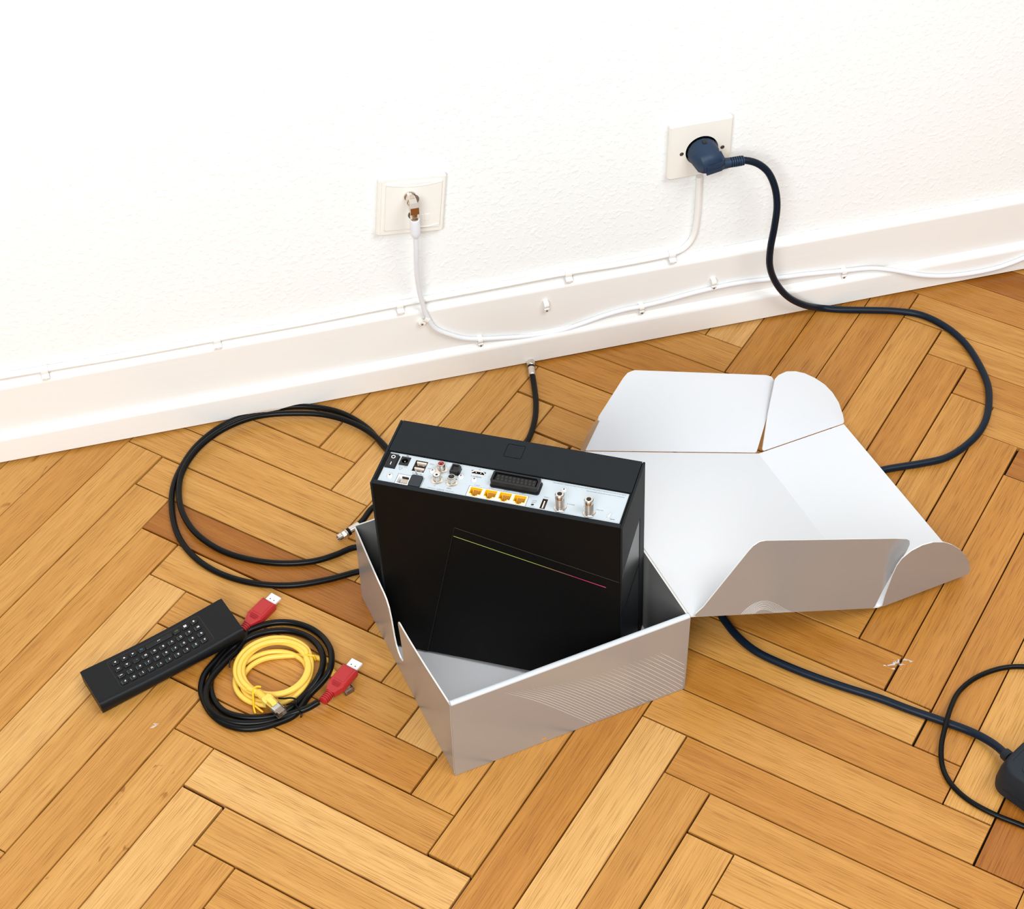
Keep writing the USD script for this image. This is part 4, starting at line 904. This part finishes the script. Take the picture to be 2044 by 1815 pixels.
pad = rrect(.0285, .1405, -.0468, -.0048, .004)
rc.part('key_field', on_face(pad.buffer(-.0006), .0002, .0000), 'remote_pad', smooth=False, label='slightly paler field around the keys')
rc.part('field_groove', on_face(pad.difference(pad.buffer(-.0007)), .00016, .00002, 60), 'port_black', smooth=False)
for x_ in (.0560, .1165):
    rc.part('shell_seam', tube([(x_, -.0486, r_top(x_) - .0001), (x_, -.0514, r_top(x_) - .0007), (x_, -.0534, r_top(x_) - .0026), (x_, -.0547, r_top(x_) - .0056), (x_, -.0549, r_top(x_) - .0086)], .00022, 6, .001, smooth=False), 'port_black')
rc.part('shell_seam', tube([(x, -.05345, .0040) for x in np.linspace(.002, RL - .002, 8)], .0002, 6, .02, smooth=False), 'port_black')
rc.part('shell_mark', tube([(.0480, -.0513, r_top(.048) - .0007), (.0482, -.0527, r_top(.048) - .0018)], .0002, 6, smooth=False), 'port_black')

ROWS = [
    (-.0113, [(134.0, 'up'), (123.2, 'tab'), (112.2, 'ALT'), (90.4, 'space'), (69.2, 'FN'), (58.9, 'left'), (48.4, 'down'), (37.7, 'right')]),
    (-.0212, list(zip([133.4, 122.3, 111.5, 100.6, 89.9, 79.3, 68.6, 58.0, 47.4, 36.9], ['W', 'X', 'C', 'V', 'B', 'N', 'M', '.', 'up2', 'OK']))),
    (-.0311, list(zip([132.6, 121.6, 110.7, 99.9, 89.0, 78.3, 67.6, 56.9, 46.2, 35.7], ['Q', 'S', 'D', 'F', 'G', 'H', 'J', 'K', 'L', 'bar']))),
    (-.0408, list(zip([131.8, 120.8, 109.8, 98.8, 88.0, 77.4, 66.7, 56.0, 45.4, 34.8], ['A', 'Z', 'E', 'R', 'T', 'Y', 'U', 'I', 'O', 'P']))),
]
KH = .0016
for yr, keys in ROWS:
    for xk, s_ in keys:
        x = xk / 1000 * .987; sag = .0010 * math.sin(math.pi * x / RL); y = yr - sag + .0008
        hw = .0165 if s_ == 'space' else .0044; hh = .0030
        tz = r_top(x)
        pg = rrect(x - hw, x + hw, y - hh, y + hh, .0022, 4)
        sl_ = (r_top(x + hw) - r_top(x - hw)) / (2 * hw)
        km = bevel_prism(pg, -.0003, KH, .0005); v = km.vertices.copy(); v[:, 2] += tz + (v[:, 0] - x) * sl_; km.vertices = v
        kp = rc.part('space_bar' if s_ == 'space' else 'key', km, 'remote_key', smooth=35)
        z_ = tz + KH + .00003
        colour = {'ALT': 'print_green', 'FN': 'print_blue'}.get(s_, 'print_white')
        lx, ly = x + (.0012 if len(s_) == 1 else 0), y + .0004
        Pg = lambda pts: extrude(Polygon([(lx - a / 1000, ly - b / 1000) for a, b in pts]), .00005)
        ar = {'up': [(0, 1.5), (1.4, 0), (.6, 0), (.6, -1.2), (-.6, -1.2), (-.6, 0), (-1.4, 0)], 'left': [(-1.3, 0), (.9, 1.2), (.9, -1.2)], 'right': [(1.3, 0), (-.9, 1.2), (-.9, -1.2)], 'down': [(0, -1.1), (1.4, .9), (-1.4, .9)], 'up2': [(0, 1.1), (1.4, -.9), (-1.4, -.9)],
              'bar': [(-1.6, -.35), (1.6, -.35), (1.6, .35), (-1.6, .35)], 'space': [(-1.6, -.4), (-1.6, .5), (-1.1, .5), (-1.1, 0), (1.1, 0), (1.1, .5), (1.6, .5), (1.6, -.4)]}
        if s_ in ar:
            g_ = Pg(ar[s_])
        elif s_ == 'tab':
            g_ = cat(*[Pg([(a, b), (a + w_, b), (a + w_, b + .55), (a, b + .55)]) for a, b, w_ in ((-1.7, .9, 3.4), (-1.7, .1, 3.4), (-1.7, -.7, 1.5), (.2, -.7, 1.5), (-1.7, -1.5, 1.5), (.2, -1.5, 1.5))])
        else:
            hgt = .0022 if len(s_) == 1 else .0015
            g_ = text(s_, hgt, lx, ly, 0, depth=.00005, bold=True)
        v = g_.vertices.copy(); v[:, 2] += z_ + (v[:, 0] - x) * sl_; g_.vertices = v
        rc.part('legend', g_, colour, smooth=False, under=kp)
        if len(s_) == 1 and s_ != '.' or s_ in ('bar',):
            for dy, c_ in ((.0009, 'print_blue'), (-.0012, 'print_green')):
                d_ = moved(lathe([(.00042, 0), (.00042, .00005)], 10), (x - .0028, y - dy, z_ - .0028 * sl_))
                rc.part('second_legend', d_, c_, smooth=False, under=kp)

# ---------------------------------------------------------------- HDMI lead, coiled
hc = Thing('hdmi_cable', 'coiled black HDMI cable with red connector shells, bound by a black twist tie', 'cable', loc=(0.05, -.41, 0))
hc.part('jacket', tube(DATA['hdmi'], .0036, 14, .004), 'rubber_black', world=True)
for (nx, ny), ang, z0, xs in (((.0938, -.4705), 42.8, .0160, -.0115), ((.0268, -.3414), 40.5, .0057, -.0035)):
    a = math.radians(ang); sh_ = min(.0075, -xs); xs = -sh_; nx += sh_ * math.cos(a); ny += sh_ * math.sin(a); M = frame((nx, ny, z0), x=(math.cos(a), math.sin(a), 0.0), z=(0, 0, 1))
    sh = hull([(x, sy * y, sz * z) for x, y, z in ((.0165, .0095, .0040), (.0175, .0100, .0030), (.0420, .0100, .0030), (.0430, .0092, .0040), (.0432, .0092, .0030), (.0190, .0082, .0054), (.0412, .0086, .0054)) for sy in (-1, 1) for sz in (-1, 1)])
    nk = hull([(x, sy * y, sz * z) for x, y, z in ((.0055, .0052, .0038), (.0170, .0094, .0042)) for sy in (-1, 1) for sz in (-1, 1)])
    shp = hc.part('connector_shell', apply(cat(sh, nk), M), 'hdmi_red', smooth=25, world=True, label='red plastic connector shell')
    toX_ = frame((0, 0, 0), x=(0, 1, 0), z=(1, 0, 0))
    rings = [apply(lathe([(.0040, x0), (.0052, x0 + .0002), (.0052, x0 + .0015), (.0040, x0 + .0017)], 20), M @ toX_) for x0 in np.arange(xs, .0050, .0026)]
    core = apply(lathe([(.0041, xs - .0003), (.0041, .0085)], 20), M @ toX_)
    hc.part('strain_relief', cat(*rings, core), 'hdmi_red', world=True)
    hc.part('shell_panel', apply(cat(rbox(.0215, .0400, -.0062, .0062, .0052, .0058, .0002)), M), 'hdmi_red', world=True, under=shp)
    for x0, w_ in ((.0140, .0042), (.0162, .0052), (.0184, .0052)):
        hc.part('grip_line', apply(rbox(x0, x0 + .0005, -w_, w_, .0046 + (x0 - .014) * .15, .0053 + (x0 - .014) * .16, .0001), M), 'rca_red', world=True, under=shp)
    pb = hull([(x, sy * y, z) for x in (.0430, .0550) for y, z in ((.0069, .0022), (.0069, -.0004), (.0052, -.0022)) for sy in (-1, 1)])
    plg = hc.part('plug', apply(pb, M), 'hdmi_plug', smooth=False, world=True, label='silvery plug')
    for sy in (-1, 1):
        hc.part('dimple', apply(rbox(.0470, .0482, sy * .0026 - .0006, sy * .0026 + .0006, .0021, .00235, .0001), M), 'port_black', smooth=False, world=True, under=plg)
hc.part('twist_tie', tube(DATA['tie'], .0010, 8, .002), 'rubber_black', world=True)
hc.part('twist_tie', tube(DATA['tie_b'], .0009, 8, .002), 'rubber_black', world=True)
hc.part('twist_tie', tube([(.0160, -.3730, .0080), (.0085, -.3800, .0092), (.0060, -.3840, .0085), (.0045, -.3890, .0040)], .0009, 8, .002), 'rubber_black', world=True)

# ---------------------------------------------------------------- yellow network lead, coiled
yc = Thing('network_cable', 'coiled yellow network patch cable with clear plugs lying inside the black coil', 'cable', loc=(.052, -.41, 0))
turns = [(.0480, -.4170, .0340, .0310, .0032), (.0470, -.4148, .0400, .0362, .0034), (.0515, -.4050, .0418, .0395, .0102), (.0522, -.4078, .0352, .0358, .0105)]
ypts = [(.1120, -.4080, .0031), (.1005, -.4005, .0031), (.0890, -.3950, .0031), (.0760, -.3905, .0031)]
N = 28
for ti, (cx, cy, rx, ry, z) in enumerate(turns):
    nx_ = turns[min(ti + 1, 3)]
    for k in range(N):
        f = k / N; a = .35 + 2 * math.pi * f
        if ti == 0 and k < 5:
            continue
        w_ = max(0, (f - .75) / .25)
        c = [(1 - w_) * p + w_ * q for p, q in zip((cx, cy, rx, ry, z), nx_)]
        ypts.append((c[0] + c[2] * math.cos(a), c[1] + c[3] * math.sin(a), c[4]))
for k in range(0, 17):
    a = .35 + 2 * math.pi * k / N
    ypts.append((.0525 + .0390 * math.cos(a), -.4085 + .0360 * math.sin(a), .0125 + .0010 * k / 16))
ypts += [(.0195, -.4300, .0140), (.0245, -.4350, .0145), (.0282, -.4395, .0150)]
yc.part('jacket', tube(ypts, .0030, 14, .003), 'yellow_cable', world=True)


def rj45(o, ang, z0, roll=0.0, pitch=0.0, lift=.0078):
    a = math.radians(ang)
    M = frame((o[0], o[1], z0), x=(math.cos(a), math.sin(a), pitch), z=(0, 0, 1))
    C = M @ trimesh.transformations.rotation_matrix(roll, (1, 0, 0))
    toX = frame((0, 0, 0), x=(0, 1, 0), z=(1, 0, 0))
    rr = [apply(lathe([(.0030, x0), (.0040, x0 + .0003), (.0044, x0 + .0010), (.0036, x0 + .0013)], 16), C @ toX) for x0 in (-.0005, .0018, .0041, .0064, .0087, .0108)]
    bt = yc.part('boot', apply(cat(*[apply(m, np.linalg.inv(C)) for m in rr], lathe([(.0031, -.001), (.0034, .0115)], 16).apply_transform(toX) if False else apply(lathe([(.0031, -.001), (.0034, .0115)], 16), toX),
                                   hull([(x, sy * y, sz * z) for x, y, z in ((.0110, .0042, .0036), (.0150, .0058, .0042), (.0270, .0056, .0036)) for sy in (-1, 1) for sz in (-1, 1)]),
                                   hull([(x, sy * .0030, z) for x, z in ((.0170, .004), (.0180, .0066), (.0260, .0062), (.0285, .0036)) for sy in (-1, 1)])), C), 'yellow_boot', world=True, label='ribbed yellow boot')
    pc_ = yc.part('plug', apply(rbox(.0190, .0405, -.0058, .0058, -.0040, .0040, .0005), C), 'clear_plastic', smooth=20, world=True, label='clear plastic plug')
    yc.part('latch', apply(hull([(x, sy * .0028, z) for x, z in ((.0395, -.0040), (.0395, -.0052), (.0260, -lift + .001), (.0260, -lift)) for sy in (-1, 1)]), C), 'clear_plastic', smooth=20, world=True, under=pc_)
    for k in range(8):
        yc.part('contact', apply(rbox(.0330, .0400, -.0040 + k * .00102, -.0036 + k * .00102, .0020, .0038, .00005), C), 'contact_beige', smooth=False, world=True, under=pc_)
    yc.part('wire_block', apply(rbox(.0225, .0335, -.0046, .0046, -.0026, .0024, .0004), C), 'jack_white', world=True, under=pc_)
    for sx in (.0225, .0252):
        yc.part('latch_mark', apply(rbox(sx, sx + .0008, -.0020, -.0012, .0040, .0042, .00005), C), 'port_black', smooth=False, world=True, under=pc_)


rj45((.0290, -.4405), -59.5, .0165, pitch=.02)
rj45((.1085, -.4195), -66, .0044, roll=math.pi, lift=.0053)
yc.part('band', tube([(.0860, -.4000, .0020), (.0865, -.4005, .0125), (.0905, -.4030, .0142), (.0955, -.4045, .0132), (.0965, -.4050, .0060)], .0011, 8, .002), 'yellow_tie', world=True)
yc.part('band', tube([(.0330, -.4330, .0150), (.0290, -.4325, .0165), (.0255, -.4345, .0170), (.0235, -.4395, .0160), (.0225, -.4440, .0110), (.0215, -.4500, .0030), (.0218, -.4560, .0012)], .0012, 8, .002), 'yellow_tie', world=True)
yc.part('band', tube([(.0230, -.4490, .0060), (.0265, -.4530, .0040), (.0300, -.4565, .0014)], .0013, 8, .002), 'yellow_tie', world=True)

# ---------------------------------------------------------------- black coaxial lead in a wide loop on the floor
cc = Thing('coaxial_cable', 'thick black coaxial cable in a wide double loop behind the box, metal plugged ends', 'cable', loc=(.1, -.2, 0))
cc.part('jacket', tube(DATA['coax'], .0036, 14, .005), 'rubber_black', world=True)
for e0, e1 in ((DATA['coax_end'][0], DATA['coax_end'][1]), (DATA['coax_start'][0], DATA['coax_start'][1])):
    d = np.array(e1) - np.array(e0)
    M = frame(e0, z=d, x=(0, 0, 1.0) if abs(d[2]) < .02 else (1, 0, 0))
    pl_ = cc.part('plug', apply(cat(lathe([(.0040, -.010), (.0049, -.009), (.0051, .0035), (.0045, .0042)], 24), lathe([(.0048, .0075), (.0052, .0080), (.0052, .0090), (.0046, .0095), (.0046, .020), (.0040, .0205), (.0036, .0204), (.0035, .014)], 24)), M), 'nickel', world=True, label='nickel plated screw plug')
    cc.part('seal_ring', apply(lathe([(.0044, .0030), (.0047, .0034), (.0047, .0078), (.0044, .0082)], 24), M), 'rubber_black', world=True, under=pl_)
    hx = Polygon([(.0060 * math.cos(a), .0060 * math.sin(a)) for a in np.arange(6) * math.pi / 3])
    cc.part('nut', apply(bevel_prism(hx, .0100, .0150, .0006), M), 'nickel', smooth=20, world=True, under=pl_)
    cc.part('bore', apply(lathe([(.0034, .0), (.0034, .0001)], 18), M @ frame((0, 0, .0190), x=(1, 0, 0), z=(0, 0, 1))), 'port_brown', world=True, under=pl_)

# ---------------------------------------------------------------- extension lead: wall plug, cord, strip
xl = Thing('extension_lead', 'navy extension lead from wall socket under the box lid to a slate socket strip', 'extension lead', loc=(0.66, -.01, 0))
pcx, pcz = .6686, .2811
P_ = [(pcx + .0188 * math.cos(a), .0105, pcz + .0188 * math.sin(a)) for a in np.arange(16) * 2 * math.pi / 16] + [(pcx + .0186 * math.cos(a), .0035, pcz + .0186 * math.sin(a)) for a in np.arange(16) * 2 * math.pi / 16]
P_ += [(pcx + x, y, pcz + z) for x, y, z in ((-.0125, -.0130, .0120), (.0130, -.0130, .0120), (-.0085, -.0215, .0050), (.0140, -.0215, .0060), (-.0125, -.0130, -.0115), (-.0060, -.0220, -.0085), (.0140, -.0205, -.0085), (.0160, -.0120, -.0100), (-.0095, -.0210, .0005), (-.0090, -.0190, -.0100))]
pg = xl.part('plug', hull(P_), 'plug_navy', smooth=24, world=True, label='dark navy angled plug in the wall socket')
xl.part('plug_block', hull([(pcx + x, y, pcz + z) for x, y, z in ((-.0050, -.0228, .0000), (.0135, -.0222, .0035), (.0135, -.0222, -.0085), (-.0050, -.0228, -.0115), (.0180, -.0190, .0060), (.0185, -.0190, -.0075), (-.0040, -.0120, -.0120), (.0180, -.0020, -.0080), (.0180, -.0040, .0070), (-.0040, -.0120, .0050))]), 'plug_navy', smooth=18, world=True, under=pg)
xl.part('plug_seam', tube([(pcx - .0052, -.0231, pcz - .0050), (pcx + .0140, -.0224, pcz - .0025), (pcx + .0187, -.0190, pcz - .0008)], .0003, 6, smooth=False), 'port_black', world=True, under=pg)
for k in range(4):
    xl.part('plug_rib', hull([(pcx + x, y, pcz + .0068 - k * .0016 + z) for x, y in ((-.004, -.0198 - k * .0010), (.0085, -.0198 - k * .0010)) for z in (0, .0004)] + [(pcx + .002, -.0190 - k * .0010, pcz + .0066 - k * .0016)]), 'plug_navy', smooth=False, world=True, under=pg)
xl.part('plug_notch', hull([(pcx + x, y, pcz + z) for x in (-.0035, .0012) for y, z in ((.001, .0190), (.006, .0194), (.0045, .0178), (.0005, .0180))]), 'port_black', world=True, under=pg)
c0_ = np.array(DATA['cord'][0]); 
for k in range(1):
    M = frame((pcx + .0165, -.0118, c0_[2] + .0003), z=c0_ - np.array((pcx + .0165, -.0118, c0_[2] + .0003)) + 1e-6, x=(0, 1, 0))
    Ls = np.linalg.norm(c0_ - np.array((pcx + .0165, -.0118, c0_[2]))) - .001
    n_ = 6
    prof = [(.0072, 0), (.0062, Ls * .30)]
    for j in range(n_):
        a0 = Ls * (.34 + .60 * j / n_); prof += [(.0062, a0), (.0062, a0 + Ls * .055), (.0047, a0 + Ls * .056), (.0047, a0 + Ls * .094)]
    prof += [(.0060, Ls * .945), (.0058, Ls)]
    xl.part('strain_relief', apply(lathe(prof, 22), M), 'plug_navy', world=True, label='ribbed strain relief')
cordp = [tuple(c0_ - (.004, 0, 0))] + DATA['cord']
xl.part('cord', tube(cordp, .0044, 16, .005), 'cord_navy', world=True)
sa = math.radians(-61)
SM = frame((.7385, -.7500, 0), x=(math.cos(sa), math.sin(sa), 0), z=(0, 0, 1))     # x along the strip, y across it away from the viewer


def strip_sec(inset, z0, z1, r=.018):
    return rrect(inset, .30 - inset, inset, .058 - inset, r - inset * .6, 8), z0, z1


Pp = []
for ins, z in ((.004, .0), (.0005, .004), (0, .012), (.0012, .026), (.0038, .0375), (.0058, .0398), (.0075, .0402)):
    pg_ = rrect(-.004 + ins, .30 - ins, -.006 + ins, .058 - ins, .017, 8)
    Pp += [(*c, z) for c in list(pg_.exterior.coords)[:-1]]
sb = xl.part('strip_body', apply(hull(Pp), SM), 'strip_slate', smooth=35, world=True, label='slate grey socket strip at the right edge')
xl.part('strip_seam', apply(tube([(x, -.0064, .0145) for x in np.linspace(.012, .28, 6)], .0003, 6, smooth=False), SM), 'port_black', world=True, under=sb)
xl.part('strip_rib', apply(rbox(.0035, .0065, .012, .042, .0395, .0408, .0005), SM), 'strip_slate', world=True, under=sb)
for k in range(4):
    xl.part('outlet_recess', apply(cat(bevel_prism(rrect(.020 + k * .062, .062 + k * .062, .0095, .0485, .006), .0385, .0405, .0004)), SM), 'strip_socket', world=True, under=sb)
    xl.part('outlet_rim', apply(extrude(rrect(.018 + k * .062, .064 + k * .062, .0075, .0505, .007).difference(rrect(.020 + k * .062, .062 + k * .062, .0095, .0485, .006)), .0012, .0398), SM), 'strip_slate', world=True, smooth=False, under=sb)
e_c = np.array(DATA['cord'][-1]); d_c = e_c - np.array(DATA['cord'][-2]); d_c /= np.linalg.norm(d_c)
xl.part('cord_collar', apply(lathe([(.0056, -.004), (.0064, -.003), (.0066, .006)], 20), frame(e_c, z=d_c, x=(0, 0, 1))), 'strip_slate', world=True, under=sb)

single('black_lead', tube([[1.30, -.70, .003], [1.00, -.655, .003]] + DATA['thin'] + [[.800, -.915, .003], [.860, -1.03, .003]], .0028, 12, .005), 'rubber_black', 'thin black lead looping over the navy cord beside the socket strip', 'cable')

# ---------------------------------------------------------------- scraps on the floor
def scrap(name, label, c, r, n, seed, mat_, cat_, h=.004):
    g = random.Random(seed); ms = []
    for i in range(n):
        a = g.uniform(0, 6.28); d = r * math.sqrt(g.random()); x, y = c[0] + d * math.cos(a) * 1.7, c[1] + d * math.sin(a) * .6
        s_ = g.uniform(.25, 1) * .0032
        pts = [(x + g.gauss(0, s_), y + g.gauss(0, s_ * .5), abs(g.gauss(0, h * .16))) for _ in range(5)]
        pts[0] = (pts[0][0], pts[0][1], 0.0002); ms.append(hull(pts + [(p[0], p[1], p[2] + .0002) for p in pts]))
    return single(name, cat(*ms), mat_, label, cat_, smooth=False)


scrap('plastic_scrap', 'crumpled scrap of clear plastic film on the floor right of the box lid', DATA['scrap'], .011, 16, 3, 'clear_film', 'plastic scrap')
scrap('plastic_crumb', 'tiny clear crumb on the pale floor below the remote control', DATA['crumb'], .0012, 3, 5, 'clear_film', 'plastic crumb', .002)
